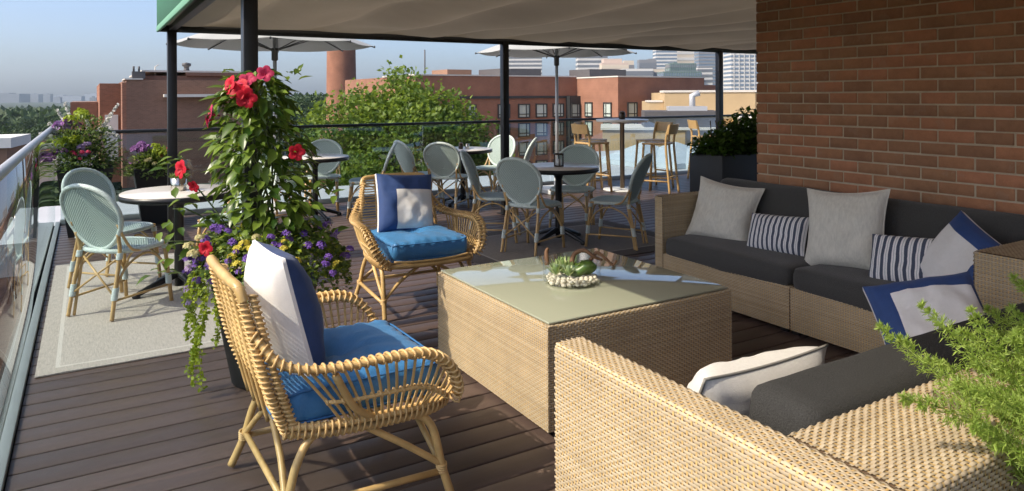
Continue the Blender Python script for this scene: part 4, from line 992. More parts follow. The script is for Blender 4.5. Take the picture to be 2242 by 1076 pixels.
# ---- bistro chairs
def bistro_chair():
    t = thing('bistro_chair', '', 'chair', group='aqua woven bistro chairs')
    # seat: rounded trapezoid
    def outline(a, k=1.):
        c, s_ = math.cos(a), math.sin(a); e = .72
        x = math.copysign(abs(c)**e, c)*.205; y = math.copysign(abs(s_)**e, s_)*(.225+.02*c); return x*k, y*k
    mb = MB(); n = 36; rings = 7; V = []; UV = []; F = []
    for j in range(rings+1):
        k = j/rings
        for i in range(n):
            x, y = outline(2*math.pi*i/n, k); V.append((x, y, .452-.012*(1-k*k)-(.006*(k > .95)))); UV.append((y+.0001, x))
    for j in range(rings):
        for i in range(n): F.append((j*n+i, (j+1)*n+i, (j+1)*n+(i+1) % n, j*n+(i+1) % n))
    mb.add(V, F, 0, UV)
    b0 = len(V); Vb = [(outline(2*math.pi*i/n)[0], outline(2*math.pi*i/n)[1], .422) for i in range(n)]
    mb.add(Vb, [tuple(range(n))], 0)
    mb.build('seat', 'aqua', t)
    MB().tube([(*outline(2*math.pi*i/n, 1.0), .437) for i in range(n)], .0165, 8, closed=True).build('seat_rim', 'aqua_rim', t)
    # backrest: egg shaped panel, leaning, gently curved
    def bk(y, z):  # y half-width coordinate, z height
        return (-.185-.165*max(0, (z-.44)/.45)**1.15+.38*y*y, y, z)
    def egg(a, k=1.):
        c, s_ = math.cos(a), math.sin(a); yy = .243*c*(1+.18*s_)/(1.06)*k; zz = .670+.222*s_*k; return yy, zz
    mb = MB(); n = 40; V = []; UV = []; F = []
    for j in range(9):
        k = j/8
        for i in range(n):
            yy, zz = egg(2*math.pi*i/n, k); V.append(bk(yy, zz)); UV.append((yy+.0001, zz))
    for j in range(8):
        for i in range(n): F.append((j*n+i, j*n+(i+1) % n, (j+1)*n+(i+1) % n, (j+1)*n+i))
    mb.add(V, F, 0, UV); mb.add([(x-.007, y, z) for x, y, z in V], [f[::-1] for f in F], 0, UV)
    mb.build('backrest', 'aqua', t)
    MB().tube([bk(*egg(2*math.pi*i/n)) for i in range(n)], .0165, 8, closed=True).build('back_rim', 'aqua_rim', t)
    for y in (1, -1):
        # rear leg runs on into the back frame
        MB().tube(spline([(-.275, .185*y, .004), (-.235, .178*y, .22), (-.195, .172*y, .43), (-.215, .178*y, .56)], 6), .0125, 8).build('leg', 'bamboo', t)
        MB().tube(spline([(-.247, .165*y, .004), (-.212, .162*y, .22), (-.175, .160*y, .42)], 5), .0095, 8).build('leg_doubler', 'bamboo', t)
        MB().tube([(.225, .205*y, .004), (.195, .192*y, .30), (.180, .185*y, .43)], .0135, 8).build('leg', 'bamboo', t)
        # swooping side cane from seat to back
        MB().tube(spline([(.17, .213*y, .437), (-.04, .222*y, .432), (-.13, .214*y, .445), (-.19, .205*y, .53), (-.235, .196*y, .63)], 6), .0095, 8).build('side_cane', 'bamboo', t)
        # arches under the seat
        MB().tube(spline([(-.237, .18*y, .19), (-.16, .188*y, .33), (0, .196*y, .395), (.13, .194*y, .33), (.203, .197*y, .20)], 6), .0085, 7).build('arch', 'bamboo', t)
        for (x, yy, z, n_) in ((-.240, .179*y, .175, 9), (.205, .197*y, .175, 9), (-.195, .172*y, .415, 5), (.182, .186*y, .412, 4)):
            mb = MB()
            for k in range(n_):
                dz = (k-n_/2)*.0088; cx = x+(dz*(.2 if x < 0 else -.1)); mb.tube([(cx+.0175*math.cos(q), yy+.0175*math.sin(q), z+dz) for q in np.arange(8)*math.pi/4], .0047, 5, closed=True)
            mb.build('binding', 'wrap', t)
    MB().tube(spline([(.203, -.197, .20), (.187, -.12, .33), (.182, 0, .395), (.187, .12, .33), (.203, .197, .20)], 6), .0085, 7).build('arch', 'bamboo', t)
    for y in (1, -1):
        MB().tube([(-.247, .182*y, .15), (-.185, -.165*y, .405)], .007, 7).build('cross_brace', 'bamboo', t)
        MB().tube([(-.24, .178*y, .125), (.208, .198*y, .125)], .008, 7).build('stretcher', 'bamboo', t)
    return t
CH_ = []
def cafe_table():
    t = thing('cafe_table', '', 'table', group='round bistro tables with white tops')
    MB().lathe([(0, .727), (.400, .727), (.404, .731), (.404, .748), (.400, .752), (0, .752)], 56).build('table_top', 'tabletop', t)
    MB().lathe([(.30, .700), (.395, .702), (.4075, .706), (.4075, .745), (.4045, .745), (.4045, .7265), (.30, .7262)], 56).build('top_edge', 'black', t)
    MB().lathe([(.035, .03), (.034, .10), (.036, .14), (.034, .62), (.05, .66), (.16, .695), (.16, .6998), (0, .6998)], 20).build('pole', 'iron', t)
    for k in range(4):
        a = math.pi/2*k; c, s_ = math.cos(a), math.sin(a)
        pts_ = spline([(.02*c, .02*s_, .115), (.13*c, .13*s_, .085), (.25*c, .25*s_, .045), (.315*c, .315*s_, .022)], 5)
        mb = MB().tube(pts_, np.linspace(.028, .017, len(pts_)), 10); mb.lathe([(0, 0), (.026, 0), (.03, .012), (.022, .034), (0, .04)], 12, c=(.318*c, .318*s_, 0)); mb.build('foot', 'iron', t)
    return t
tabs = dict(A=(.60, 6.00, R(20)), B=(2.38, 8.70, R(10)), C=(4.43, 8.78, R(30)), D=(4.10, 5.98, R(15)))
tl = dict(A='round white topped bistro table with succulent pot by the flower planters', B='round bistro table half hidden behind the red flowering vine', C='round bistro table in front of the bushy tree by the back railing', D='round bistro table with dark lantern on the taupe rug')
T0_ = cafe_table()
for k, (n_, (u, v_, a)) in enumerate(tabs.items()):
    o = T0_ if k == 0 else copy_tree(T0_); o.location = (u, v_, .0115 if n_ in 'AD' else 0.001); o.rotation_euler.z = a; o['label'] = tl[n_]
C0_ = bistro_chair()
seats = [('A', 219, .50, 219+180+3, 'aqua bistro chair nearest the glass railing, back turned to it'),
         ('A', 134, .58, -44, 'aqua bistro chair between its table and the black flower planters'),
         ('A', 42, .62, 222, 'aqua bistro chair across the succulent table, behind the flowering vine'),
         ('B', 66, .60, 250, 'aqua bistro chair facing the lounge in front of the tree, beside the half hidden table'),
         ('B', -18, .62, 158, 'bistro chair seen edge on behind the rattan armchair'),
         ('B', 195, .60, 17, 'aqua bistro chair behind the flowering vine at the half hidden table'),
         ('C', 182, .62, 4, 'aqua bistro chair turned side on at the table before the bushy tree'),
         ('C', 225, .60, 46, 'aqua bistro chair with its back to the lounge at the table before the tree'),
         ('C', 22, .62, 205, 'sunlit white looking bistro chair beside the middle canopy post'),
         ('C', -32, .66, 140, 'shaded bistro chair edge on right of the middle canopy post'),
         ('D', 142, .64, -36, 'dark backed bistro chair left of the lantern table, below the canopy post'),
         ('D', 207, .50, 26, 'aqua bistro chair on the taupe rug with its back to the coffee table'),
         ('D', 42, .66, 222, 'bistro chair on the far side of the lantern table'),
         ('D', 306, .58, 124, 'bistro chair right of the lantern table, seen in profile beside the sofa arm')]
for k, (tn, pa_, dist, fa, lab) in enumerate(seats):
    u, v_, _ = tabs[tn]; o = C0_ if k == 0 else copy_tree(C0_)
    o.location = (u+dist*math.cos(R(pa_)), v_+dist*math.sin(R(pa_)), .0115 if tn in 'AD' else .0005); o.rotation_euler.z = R(fa); o['label'] = lab

# ---- bar tables and stools
def bar_table():
    t = thing('bar_table', '', 'table', group='tall bar tables by the back railing')
    MB().lathe([(0, 1.062), (.40, 1.062), (.405, 1.068), (.405, 1.094), (.400, 1.10), (0, 1.10)], 48).build('table_top', 'tabletop', t)
    MB().lathe([(.036, .02), (.036, 1.03), (.11, 1.05), (.11, 1.0618), (0, 1.0618)], 20).build('pole', 'bronze', t)
    MB().lathe([(0, 0), (.30, 0), (.30, .014), (.28, .020), (.04, .032), (0, .032)], 48).build('base', 'whitemet', t)
    return t
bt = bar_table(); bt.location = (7.17, 8.70, 0); bt['label'] = 'tall round bar table with dark jar between oak stools'
bt2 = copy_tree(bt); bt2.location = (9.95, 8.35, 0); bt2['label'] = 'tall round bar table partly hidden by the brick wall'
def bar_stool():
    t = thing('bar_stool', '', 'stool', group='oak bar stools')
    MB().rbox(-.19, .19, -.195, .195, .735, .765, .010, 2).build('seat', 'oak', t)
    for y in (1, -1):
        MB().tube([(.215, .205*y, .004), (.165, .175*y, .737)], .0185, 8).build('leg', 'oak', t)
        pts_ = spline([(-.245, .205*y, .004), (-.20, .19*y, .45), (-.178, .182*y, .75), (-.195, .18*y, .90), (-.235, .178*y, 1.035)], 5)
        MB().tube(pts_, .0185, 8).build('leg', 'oak', t)
        MB().tube([(.204, .20*y, .20), (-.226, .20*y, .20)], .012, 8).build('footrest', 'oak', t)
    MB().tube([(.202, -.2, .245), (.202, .2, .245)], .0125, 8).build('footrest', 'oak', t); MB().tube([(-.223, -.2, .26), (-.223, .2, .26)], .0125, 8).build('footrest', 'oak', t)
    mb = MB()
    def bkf(a, b, d): y = (a-.5)*.40; return (-.212-.028*(b)-.05*(1-(2*a-1)**2)+d, y, .895+.145*b)
    mb.grid(lambda a, b: bkf(a, b, .011), 12, 4); mb.grid(lambda a, b: bkf(a, b, -.011), 12, 4, flip=True)
    mb.grid(lambda a, b: bkf(a, 1, (b-.5)*.022), 12, 1); mb.grid(lambda a, b: bkf(a, 0, (.5-b)*.022), 12, 1); mb.grid(lambda a, b: bkf(0, b, (a-.5)*.022), 1, 4); mb.grid(lambda a, b: bkf(1, b, (.5-a)*.022), 1, 4)
    mb.build('backrest', 'oak', t); return t
st0 = bar_stool()
for k, (u, v_, a, lab) in enumerate(((6.64, 8.78, 0, 'oak bar stool with its pale back lit, left of the bar table'), (7.02, 9.26, -55, 'oak bar stool tucked behind its neighbour left of the bar table'), (7.39, 8.12, 118, 'oak bar stool with its shaded back to the lounge, right of the bar table'), (7.76, 8.66, 178, 'oak bar stool half hidden behind the shaded one at the bar table'), (9.20, 8.92, -25, 'oak bar stool beside the right canopy post'), (9.95, 8.95, -95, 'oak bar stool between the canopy post and the brick wall'))):
    o = st0 if k == 0 else copy_tree(st0); o.location = (u, v_, .0005); o.rotation_euler.z = R(a); o['label'] = lab

# ---- table top things
def smallpot(loc, label):
    t = thing('succulent_pot', label, 'pot', loc)
    MB().lathe([(0, 0), (.052, 0), (.056, .004), (.058, .10), (.052, .10), (.050, .085), (0, .085)], 28).build('pot', 'silver', t)
    mb = MB(); n = 120; ang = NP.uniform(0, 6.28, n); rr = .045*np.sqrt(NP.random(n)); el = NP.uniform(.4, 1.4, n)
    scatter(mb, LS, np.stack([rr*np.cos(ang), rr*np.sin(ang), np.full(n, .092)], 1), np.stack([np.cos(ang)*np.cos(el), np.sin(ang)*np.cos(el), np.sin(el)], 1), unit(n)+np.array((0, 0, 1)), NP.uniform(.03, .055, n)); mb.build('rosette', 'leaf_mix', t)
smallpot((.60, 6.02, .764), 'small silver pot of succulents on the bistro table by the planters')
def jar(loc, label, h=.11, r=.04, lid=True, m='darkjar'):
    t = thing('table_jar', label, 'jar', loc)
    MB().lathe([(0, 0), (r*.92, 0), (r, .008), (r, h*.7), (r*.8, h*.82), (r*.8, h*.86), (0, h*.86)], 24).build('jar', m, t)
    if lid: MB().lathe([(0, h*.861), (r*.86, h*.861), (r*.86, h), (r*.3, h*1.04), (0, h*1.05)], 24).build('lid', 'bronze', t)
jar((2.33, 8.66, .7535), 'dark jar on the half hidden bistro table', .09); jar((4.38, 8.74, .7535), 'small dark jar on the table before the tree', .085, .032); jar((4.46, 8.70, .7535), 'small pale glass beside the dark jar on the tree table', .08, .028, False, 'silver')
jar((7.19, 8.72, 1.1015), 'dark lidded jar on the tall bar table', .12, .05)
ln = thing('table_lantern', 'dark framed lantern on the bistro table over the taupe rug', 'lantern', (4.07, 5.93, .764))
MB().lathe([(0, 0), (.05, 0), (.05, .012), (0, .012)], 20).build('base', 'darkjar', ln)
MB().lathe([(.05, .118), (.053, .12), (.053, .132), (.045, .132), (.045, .118)], 20).build('top_ring', 'darkjar', ln)
for k in range(6): a = k*math.pi/3; MB().tube([(.048*math.cos(a), .048*math.sin(a), .012), (.048*math.cos(a), .048*math.sin(a), .119)], .0055, 6).build('bar', 'darkjar', ln)
MB().lathe([(0, .0125), (.028, .0125), (.028, .075), (0, .075)], 16).build('candle', 'whitemet', ln)
# ============================================================ PLANTS
LEAF = leafshape(.52, .10, .22); LEAFW = leafshape(.7, .10, .15); SMALL = leafshape(.75, .05, .1); FLOW = petalflower(5, .62, .3); FLOW5 = petalflower(5, .8, .1)
def rot_to(d, up):
    d = Vector(d).normalized(); x = d.cross(Vector(up)).normalized(); z = x.cross(d); return Matrix((x, d, z)).transposed().to_4x4()
def leaf_objects(parent, shape, mat, pos, dirs, nrms, size, name='leaf'):
    """large leaves, each one a part; a few shared meshes"""
    mes = []
    mb = MB(); mb.add(shape[0], shape[1], 0, smooth=True); me = mb.mesh(name, mat)
    for p, d, n, s_ in zip(pos, dirs, nrms, size):
        o = link(name, me, parent); o.matrix_local = Matrix.Translation(p) @ rot_to(d, n) @ Matrix.Scale(float(s_), 4)
def trumpet(parent, p, d, size, mat, name='flower'):
    """five petalled trumpet flower"""
    mb = MB(); up = Vector((0, 0, 1)) if abs(Vector(d).normalized().z) < .9 else Vector((1, 0, 0))
    n = 5; V = []; F = []
    for k in range(n):
        a0 = 2*math.pi*k/n; nr, na = 4, 6
        o_ = len(V)
        for j in range(nr+1):
            rr = j/nr
            for i in range(na+1):
                f = i/na-.5; a = a0+f*(2*math.pi/n)*(1.12+.25*rr); r_ = (.12+.88*rr)*(1-.55*abs(f*2)**2.2*rr); tw = .10*f*rr
                V.append((r_*math.cos(a), r_*math.sin(a), .42*(1-(1-rr)**2)*1.0-.12*rr*rr+tw))
        for j in range(nr):
            for i in range(na): q = o_+j*(na+1)+i; F.append((q, q+1, q+na+2, q+na+1))
    mb.add(np.array(V), F, 0); mb.tube([(0, 0, -.7), (0, 0, -.25), (0, 0, .02)], [.05, .09, .13], 8, 0)
    o = mb.build(name, mat, parent)
    z = Vector(d).normalized(); x = up.cross(z).normalized(); y = z.cross(x)
    o.matrix_local = Matrix.Translation(p) @ Matrix((x, y, z)).transposed().to_4x4() @ Matrix.Scale(size, 4); return o
def blossom(parent, p, r, mat, n=26, name='blossom', shape=FLOW, ps=.35):
    mb = MB(); d = unit(n); d[:, 2] = np.abs(d[:, 2])*.8+.1; mb_n = d
    scatter(mb, shape, d*r*.75, np.cross(d, unit(n)), d, r*ps*NP.uniform(.8, 1.2, n)); o = mb.build(name, mat, parent); o.location = p; return o

# ---- big pot with flowering vine
PU, PV = .805, 3.90
pot = thing('flower_pot', 'tall black round planter holding the red flowering vine', 'planter', (PU, PV, 0))
MB().lathe([(0, 0), (.165, 0), (.172, .01), (.262, .485), (.268, .50), (.268, .515), (.245, .515), (.240, .46), (0, .46)], 40).build('pot', 'potblack', pot)
MB().lathe([(0, .462), (.238, .462), (0, .475)], 24).build('soil', 'soil', pot)
cr_ = Vector((math.cos(YAW), -math.sin(YAW), 0)); cf_ = Vector((math.sin(YAW), math.cos(YAW), 0))      # across / away, for composing shapes
def loc3(x, y, z): return cr_*x+cf_*y+Vector((0, 0, z))
vine = thing('flowering_vine', 'tall leafy vine with red trumpet flowers climbing by the canopy post', 'plant', (PU, PV, .46))
# stems
mb = MB()
for k in range(9):
    a = k*.7; pts_ = [loc3(.06*math.cos(a)*(1-t)+.11*math.cos(a+t*5)*t, .06*math.sin(a)*(1-t)+.09*math.sin(a+t*5)*t, t*(1.08-.06*(k % 3))) for t in np.linspace(0, 1, 14)]
    mb.tube(pts_, np.linspace(.007, .003, 14), 6)
for (x, y, z, x2, y2, z2) in ((-.15, -.1, .34, -.44, -.12, .68), (-.12, -.1, .25, -.36, -.15, .46), (.12, 0, .4, .34, -.05, .56), (-.1, -.1, .2, -.42, -.2, .30)):
    mb.tube(spline([loc3(x, y, z), loc3((x+x2)/2, y, (z+z2)/2+.02), loc3(x2, y2, z2)], 5), .004, 6)
mb.build('stem', 'stem', vine)
def vine_r(z):     # half-width of the column against height above the soil
    return np.interp(z, [0, .25, .4, .6, .8, .98, 1.10, 1.16], [.12, .19, .235, .245, .215, .165, .11, .05])
n = 1000; z = NP.uniform(.22, 1.15, n); a = NP.uniform(0, 6.283, n); rr = vine_r(z)*NP.uniform(.45, 1.08, n)*(1+.16*np.sin(a*3+z*9))
sh = .035*np.sin(z*5)-.02
pos = np.array([loc3(r_*math.cos(a_)+s_, r_*math.sin(a_)*.85, z_) for r_, a_, z_, s_ in zip(rr, a, z, sh)])
out = np.array([loc3(math.cos(a_), math.sin(a_), 0) for a_ in a])
dirs = out*.9+unit(n)*.55+np.array((0, 0, -.30)); nrm = np.array((0, 0, 1.))+out*.55+unit(n)*.35
size = NP.uniform(.038, .118, n)
# sprigs reaching out
sp = []
for (x, y, zz, k, s_) in ((-.44, -.12, .68, 7, .075), (-.36, -.14, .48, 9, .08), (-.41, -.2, .32, 9, .08), (.33, -.05, .54, 8, .08), (-.17, -.05, 1.12, 7, .07), (.14, 0, 1.13, 8, .07), (.36, -.1, .30, 7, .09), (-.27, -.1, .40, 8, .085), (-.30, -.15, .22, 8, .08), (-.46, -.2, .16, 8, .075)):
    for i in range(k):
        c = loc3(x+rnd.uniform(-.05, .05), y+rnd.uniform(-.05, .05), zz+rnd.uniform(-.05, .05)); d = Vector((rnd.uniform(-1, 1), rnd.uniform(-1, 1), rnd.uniform(-.4, .7))); sp.append((c, d, s_*rnd.uniform(.7, 1.2)))
spos = np.array([q[0] for q in sp]); sdir = np.array([q[1] for q in sp]); ssz = np.array([q[2] for q in sp])
# the ones that face out to the room are parts, the inner ones one mass
score = -(pos @ np.array(cf_)); order = np.argsort(-score); big = order[:300-len(sp)]; restl = order[300-len(sp):]
leaf_objects(vine, LEAF, 'leaf', list(pos[big])+list(spos), list(dirs[big])+list(sdir), list(nrm[big])+[np.array((0, 0, 1.))+u_*.3 for u_ in unit(len(sp))], list(size[big])+list(ssz))
mb = MB(); scatter(mb, LEAF, pos[restl], dirs[restl], nrm[restl], size[restl]); tag(mb.build('foliage', 'leaf', vine), kind='stuff')
for (x, y, zz, dx, dy, dz, s_, m) in ((-.075, -.13, 1.05, -.25, -.9, .35, .062, 'fl_red'), (-.135, -.10, 1.075, -.6, -.7, .3, .055, 'fl_red'), (-.055, -.10, 1.10, .1, -.7, .7, .05, 'fl_pink'), (-.04, -.15, 1.015, .2, -1, -.1, .056, 'fl_red'), (.035, -.10, 1.135, .3, -.9, .3, .046, 'fl_pink'), (-.225, -.12, .93, -.8, -.5, .2, .052, 'fl_pink'), (-.245, -.12, .90, -.9, -.3, -.2, .040, 'fl_pink'), (-.365, -.15, .655, -.5, -.8, .1, .050, 'fl_red'), (-.31, -.14, .57, -.2, -.8, -.3, .034, 'fl_red'), (.20, -.12, .735, .4, -.9, .1, .045, 'fl_red'), (-.205, -.25, .275, -.1, -1, .1, .04, 'fl_red'), (-.19, -.08, 1.0, -.9, -.2, .4, .03, 'fl_red')):
    trumpet(vine, loc3(x, y, zz), loc3(dx, dy, dz), s_, M[m])
# trailing underplanting
und = thing('trailing_bedding', 'purple and yellow bedding flowers spilling over the black planter', 'plant', (PU, PV, .46))
n = 3600; a = NP.uniform(0, 6.283, n); q = NP.random(n)**.5
pos = []
for a_, q_ in zip(a, q):
    ca, sa = math.cos(a_), math.sin(a_); ex = .43 if ca > 0 else .36
    r_ = .16+(ex-.16)*q_; zz = .25-.44*max(0, q_-.45)**1.5*(1.25 if ca > -.2 else .9)+rnd.uniform(-.05, .08)
    pos.append(loc3(r_*ca, r_*sa*.9, zz))
pos = np.array(pos); out = pos*np.array((1, 1, 0)); out /= np.linalg.norm(out, axis=1)[:, None]
mb = MB(); scatter(mb, SMALL, pos, out+unit(n)*.8, np.array((0, 0, 1.))+out*.6+unit(n)*.5, NP.uniform(.018, .036, n)); tag(mb.build('foliage', 'leaf_mix', und), kind='stuff')
mb = MB(); n2 = 1800; k = NP.integers(0, n, n2); scatter(mb, SMALL, pos[k]+unit(n2)*.02, out[k]+unit(n2)*.8, np.array((0, 0, 1.))+unit(n2)*.5, NP.uniform(.016, .03, n2)); tag(mb.build('lime_foliage', 'leaf_lime', und), kind='stuff')
# hanging runners of tiny lime leaves
for i, (x, y, ln_) in enumerate(((-.30, -.16, .44), (-.27, -.22, .50), (-.23, -.24, .42), (-.33, -.10, .36), (-.20, -.27, .55), (-.36, -.05, .30), (-.12, -.29, .34), (.05, -.3, .25), (.2, -.25, .22), (-.26, -.18, .58))):
    m_ = 120; t_ = np.sort(NP.random(m_)); base = np.array([loc3(x*(1+.08*math.sin(tt*6+i))-.03*tt, y, .14-ln_*tt) for tt in t_])
    mb = MB(); scatter(mb, SMALL, base+unit(m_)*.012, unit(m_)+np.array((0, 0, -.3)), unit(m_)+np.array(-cf_)*.7, NP.uniform(.014, .026, m_)); mb.tube(base, .0018, 5); mb.build('runner', 'leaf_lime', und)
for i in range(64):
    a_ = rnd.uniform(-2.9, .5) if i % 4 else rnd.uniform(0, 6.28); ca, sa = math.cos(a_), math.sin(a_); q_ = rnd.uniform(.35, 1.05); ex = .46 if ca > 0 else .38; r_ = .16+(ex-.16)*q_
    zz = .30-.42*max(0, q_-.45)**1.5+rnd.uniform(-.02, .05); m = rnd.choice(['fl_purple']*7+['fl_yellow']*1+['fl_lilac'])
    blossom(und, loc3(r_*ca, r_*sa*.92, zz), rnd.uniform(.017, .030), M[m], 9, ps=.55)
for (x, y, zz, m, r_) in ((-.29, -.25, .28, 'fl_cream', .034), (-.26, -.27, .245, 'fl_cream', .036), (-.24, -.24, .32, 'fl_cream', .03), (.0, -.30, .30, 'fl_yellow', .033), (-.03, -.31, .20, 'fl_yellow', .036), (.04, -.32, .24, 'fl_cream', .026), (.20, -.28, .19, 'fl_yellow', .036), (.24, -.27, .21, 'fl_yellow', .03), (.05, -.28, .33, 'fl_cream', .025), (-.33, -.18, .2, 'fl_purple', .03), (-.31, -.2, .16, 'fl_lilac', .03), (-.33, -.17, .05, 'fl_lilac', .03), (-.33, -.15, -.03, 'fl_lilac', .028)):
    blossom(und, loc3(x, y, zz), r_, M[m], 24)

# ---- flower planters in the back corner
def corner_planter(u, v_, wb, wt, h, label, plabel, spread, top, seed, kinds):
    t = thing('tapered_planter', label, 'planter', (u, v_, 0), 0, 'black tapered planters')
    mb = MB(); b, w = wb/2, wt/2
    mb.add([(-b, -b, 0), (b, -b, 0), (b, b, 0), (-b, b, 0), (-w, -w, h), (w, -w, h), (w, w, h), (-w, w, h), (-w+.03, -w+.03, h), (w-.03, -w+.03, h), (w-.03, w-.03, h), (-w+.03, w-.03, h), (-w+.03, -w+.03, h-.04), (w-.03, -w+.03, h-.04), (w-.03, w-.03, h-.04), (-w+.03, w-.03, h-.04)],
           [(0, 1, 5, 4), (1, 2, 6, 5), (2, 3, 7, 6), (3, 0, 4, 7), (4, 5, 9, 8), (5, 6, 10, 9), (6, 7, 11, 10), (7, 4, 8, 11), (8, 9, 13, 12), (9, 10, 14, 13), (10, 11, 15, 14), (11, 8, 12, 15), (3, 2, 1, 0)], smooth=False)
    mb.build('pot', 'potblack', t); MB().box(-w+.031, w-.031, -w+.031, w-.031, h-.05, h-.039).build('soil', 'soil', t)
    p = thing('flower_planting', plabel, 'plant', (u, v_, h-.04)); rr = random.Random(seed)
    n = 1900; d = unit(n); d[:, 2] = np.abs(d[:, 2]); q = NP.uniform(.45, 1., n)
    pos = d*q[:, None]*np.array((spread, spread, top)); pos[:, 2] -= .16*np.maximum(0, np.hypot(pos[:, 0], pos[:, 1])/spread-.55)
    mb = MB(); scatter(mb, LEAF, pos, d+unit(n)*.7, np.array((0, 0, 1.))+d*.5, NP.uniform(.03, .065, n)); tag(mb.build('foliage', 'leaf_mix', p), kind='stuff')
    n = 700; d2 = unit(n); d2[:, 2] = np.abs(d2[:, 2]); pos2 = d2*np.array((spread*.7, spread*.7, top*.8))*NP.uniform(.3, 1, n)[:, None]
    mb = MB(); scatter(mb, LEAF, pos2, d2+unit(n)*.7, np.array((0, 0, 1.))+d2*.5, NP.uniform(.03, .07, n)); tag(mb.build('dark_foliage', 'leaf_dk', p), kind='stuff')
    for (m, x, y, zz, r_, k, sprd) in kinds:
        for i in range(k):
            c = loc3(x+rr.gauss(0, sprd), y+rr.gauss(0, sprd), zz+rr.gauss(0, sprd*.6)); c.z = max(c.z, .02)
            blossom(p, c, r_*rr.uniform(.75, 1.2), M[m], 12 if m != 'leaf_lime' else 20, 'blossom' if m != 'leaf_lime' else 'lime_tuft', FLOW if m != 'leaf_lime' else LEAF, .6 if m != 'leaf_lime' else .9)
    # long white flower spikes
    return p
P1 = corner_planter(-.02, 9.02, .32, .52, .72, 'black tapered planter at the railing corner beside the bistro chairs', 'mixed purple, white and lime flowers spilling from the corner planter', .40, .62, 3,
    [('fl_lilac', -.18, -.1, .50, .035, 12, .05), ('leaf_lime', .02, -.1, .58, .06, 7, .05), ('fl_white', -.25, -.15, .32, .030, 12, .07), ('leaf_lime', -.02, -.22, .33, .06, 7, .05), ('fl_violet', -.22, -.24, .16, .035, 12, .06), ('fl_lilac', .12, -.2, .26, .035, 8, .05), ('fl_pink', .12, -.3, .20, .025, 7, .05), ('fl_white', .26, 0, .42, .025, 10, .06), ('fl_violet', -.12, -.12, .52, .035, 8, .05), ('fl_lilac', -.3, -.22, .22, .032, 10, .06)])
for i, (x, y, zz) in enumerate(((-.42, -.1, .42), (-.30, 0, .66), (-.22, 0, .74), (-.05, .1, .62), (.28, 0, .62), (.32, .05, .72), (-.36, -.05, .52))):
    mb = MB(); s0 = loc3(x*.3, y, .2); s1_ = loc3(x, y, zz); mid = (s0+s1_)/2+Vector((0, 0, .06)); sp_ = resample(spline([s0, mid, s1_], 8), .02); mb.tube(sp_, .003, 5, 0)
    k = len(sp_)//2; e = np.repeat(sp_[-k:], 4, 0); m_ = len(e); scatter(mb, FLOW5, e+unit(m_)*.012, unit(m_), unit(m_), NP.uniform(.010, .018, m_), 1); mb.build('flower_spike', ['stem', 'fl_white'], P1)
P2 = corner_planter(.70, 9.40, .32, .50, .66, 'black tapered planter beside the left canopy post', 'low purple and lime flowers in the planter beside the canopy post', .33, .26, 5,
    [('fl_violet', -.14, -.1, .24, .045, 12, .035), ('fl_violet', -.2, -.15, .10, .035, 6, .03), ('leaf_lime', .05, -.1, .22, .055, 6, .05), ('fl_cream', .0, -.2, .14, .03, 8, .07), ('fl_pink', .2, -.1, .2, .022, 8, .06), ('fl_cream', .16, -.2, .1, .025, 7, .06)])
# ---- planter box with shrub beside the brick wall
sb = thing('planter_box', 'dark grey planter box behind the sofa at the brick wall corner', 'planter', (6.75, 5.85, 0))
mb = MB(); mb.rbox(-.72, .72, -.25, .25, 0, .80, .008, 2); mb.build('box', 'potgrey', sb); MB().box(-.68, .68, -.21, .21, .8005, .804).build('soil', 'soil', sb)
shb = thing('leafy_shrub', 'dense glossy green shrub in the dark grey planter box', 'shrub', (6.75, 5.85, .8))
n = 4200; x = NP.uniform(-.72, .72, n); yz = unit(n); q = NP.uniform(.35, 1, n)
pos = np.stack([x+.05*yz[:, 0], yz[:, 1]*.30*q, np.abs(yz[:, 2])*.50*q*(.75+.35*np.sin(x*4+1.4))], 1); d = np.stack([yz[:, 0]*.6, yz[:, 1], np.abs(yz[:, 2])*.5], 1)
mb = MB(); scatter(mb, LEAFW, pos, d+unit(n)*.7, np.array((0, 0, 1.))+d*.6+unit(n)*.3, NP.uniform(.045, .085, n)); tag(mb.build('foliage', 'shrub', shb), kind='stuff')
mb = MB()
for k in range(10): mb.tube(spline([(-.6+k*.13, 0, 0), (-.62+k*.135, .03*math.sin(k), .2), (-.64+k*.14, .06*math.sin(k*2), .38)], 4), .006, 6)
mb.build('stem', 'bark', shb)
# stone weight at the right post
mb = MB(); mb.add([(-.26, -.2, 0), (.26, -.2, 0), (.26, .2, 0), (-.26, .2, 0), (-.10, -.12, .34), (.10, -.12, .34), (.10, .12, .34), (-.10, .12, .34)], [(0, 1, 5, 4), (1, 2, 6, 5), (2, 3, 7, 6), (3, 0, 4, 7), (4, 5, 6, 7), (3, 2, 1, 0)], smooth=False)
o = tag(mb.build('post_weight', 'greybox'), 'grey tapered stone weight at the foot of the right canopy post', 'post base'); o.location = (8.05, 7.48, .0005)

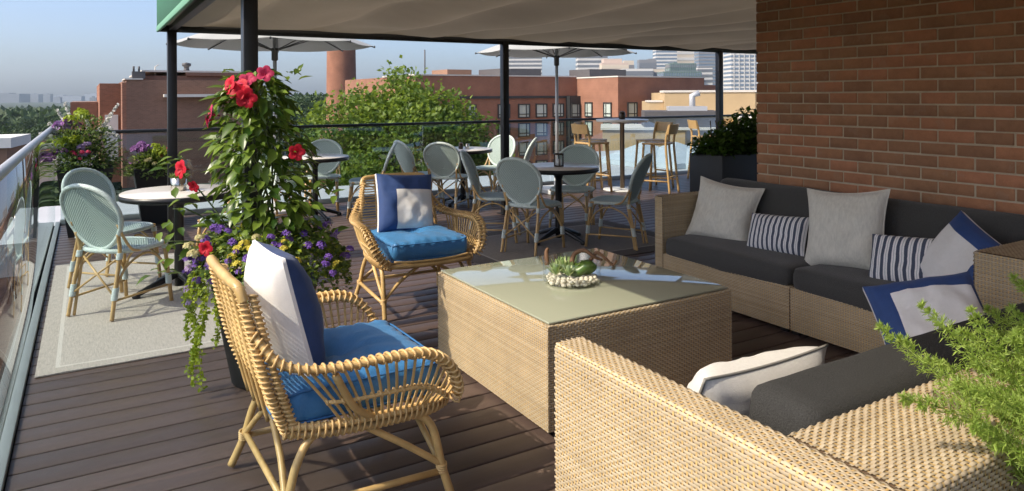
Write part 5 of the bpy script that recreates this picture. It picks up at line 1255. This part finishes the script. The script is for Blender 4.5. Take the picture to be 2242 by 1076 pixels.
# ---- feathery asparagus fern in the foreground
FU, FV = 2.14, .57
fp = thing('fern_planter', 'black planter box behind the near wicker sofa holding the fern', 'planter', (FU, FV, 0))
mb = MB(); mb.rbox(-.45, .45, -.20, .20, 0, .60, .01, 2); mb.build('box', 'potblack', fp); MB().box(-.42, .42, -.17, .17, .6005, .606).build('soil', 'soil', fp)
fern = thing('asparagus_fern', 'bright green feathery asparagus fern reaching over the near sofa', 'plant', (FU, FV, .6))
def frond(p0, d0, L, droop, up=.5):
    """plume: curved stem, side twigs, needles all round"""
    m_ = 26; p = Vector(p0); d = Vector(d0).normalized(); stem = [p.copy()]; 
    for i in range(m_):
        d = (d+Vector((0, 0, -droop/m_))).normalized(); p = p+d*(L/m_); stem.append(p.copy())
    mb = MB(); mb.tube([q[:] for q in stem], np.linspace(.0022, .0010, m_+1), 5)
    S_ = np.array([q[:] for q in stem]); T_ = np.gradient(S_, axis=0); T_ /= np.linalg.norm(T_, axis=1)[:, None]
    P_, D_ = [], []
    for i in range(3, m_+1):
        k = 6
        for j in range(k):
            e = unit(1)[0]; e = e-T_[i]*(e@T_[i]); e /= np.linalg.norm(e)+1e-9
            tl_ = (.034 if i < m_-6 else .034*(m_-i+1.5)/7.5)*rnd.uniform(.6, 1.15); td = e*.85+T_[i]*.75; td /= np.linalg.norm(td)
            for f in np.linspace(.15, 1, 7):
                for w in range(2):
                    e2 = unit(1)[0]; P_.append(S_[i]+td*tl_*f); D_.append(td*.75+e2*.75)
    P_, D_ = np.array(P_), np.array(D_); scatter(mb, NEEDLE, P_, D_, unit(len(P_))+np.array((0, 0, .6)), NP.uniform(.010, .018, len(P_)))
    return mb
frr = random.Random(31)
for i in range(150):
    x = frr.uniform(-.42, .42); y = frr.uniform(-.14, .16); k = frr.random()
    az = frr.gauss(R(112), R(44)); el = R(38+50*k); d = (math.cos(az)*math.cos(el), math.sin(az)*math.cos(el), math.sin(el))
    frond((x, y, .004), d, frr.uniform(.30, .50)*(.8+.35*k), frr.uniform(.4, 1.1)).build('frond', 'fern', fern)
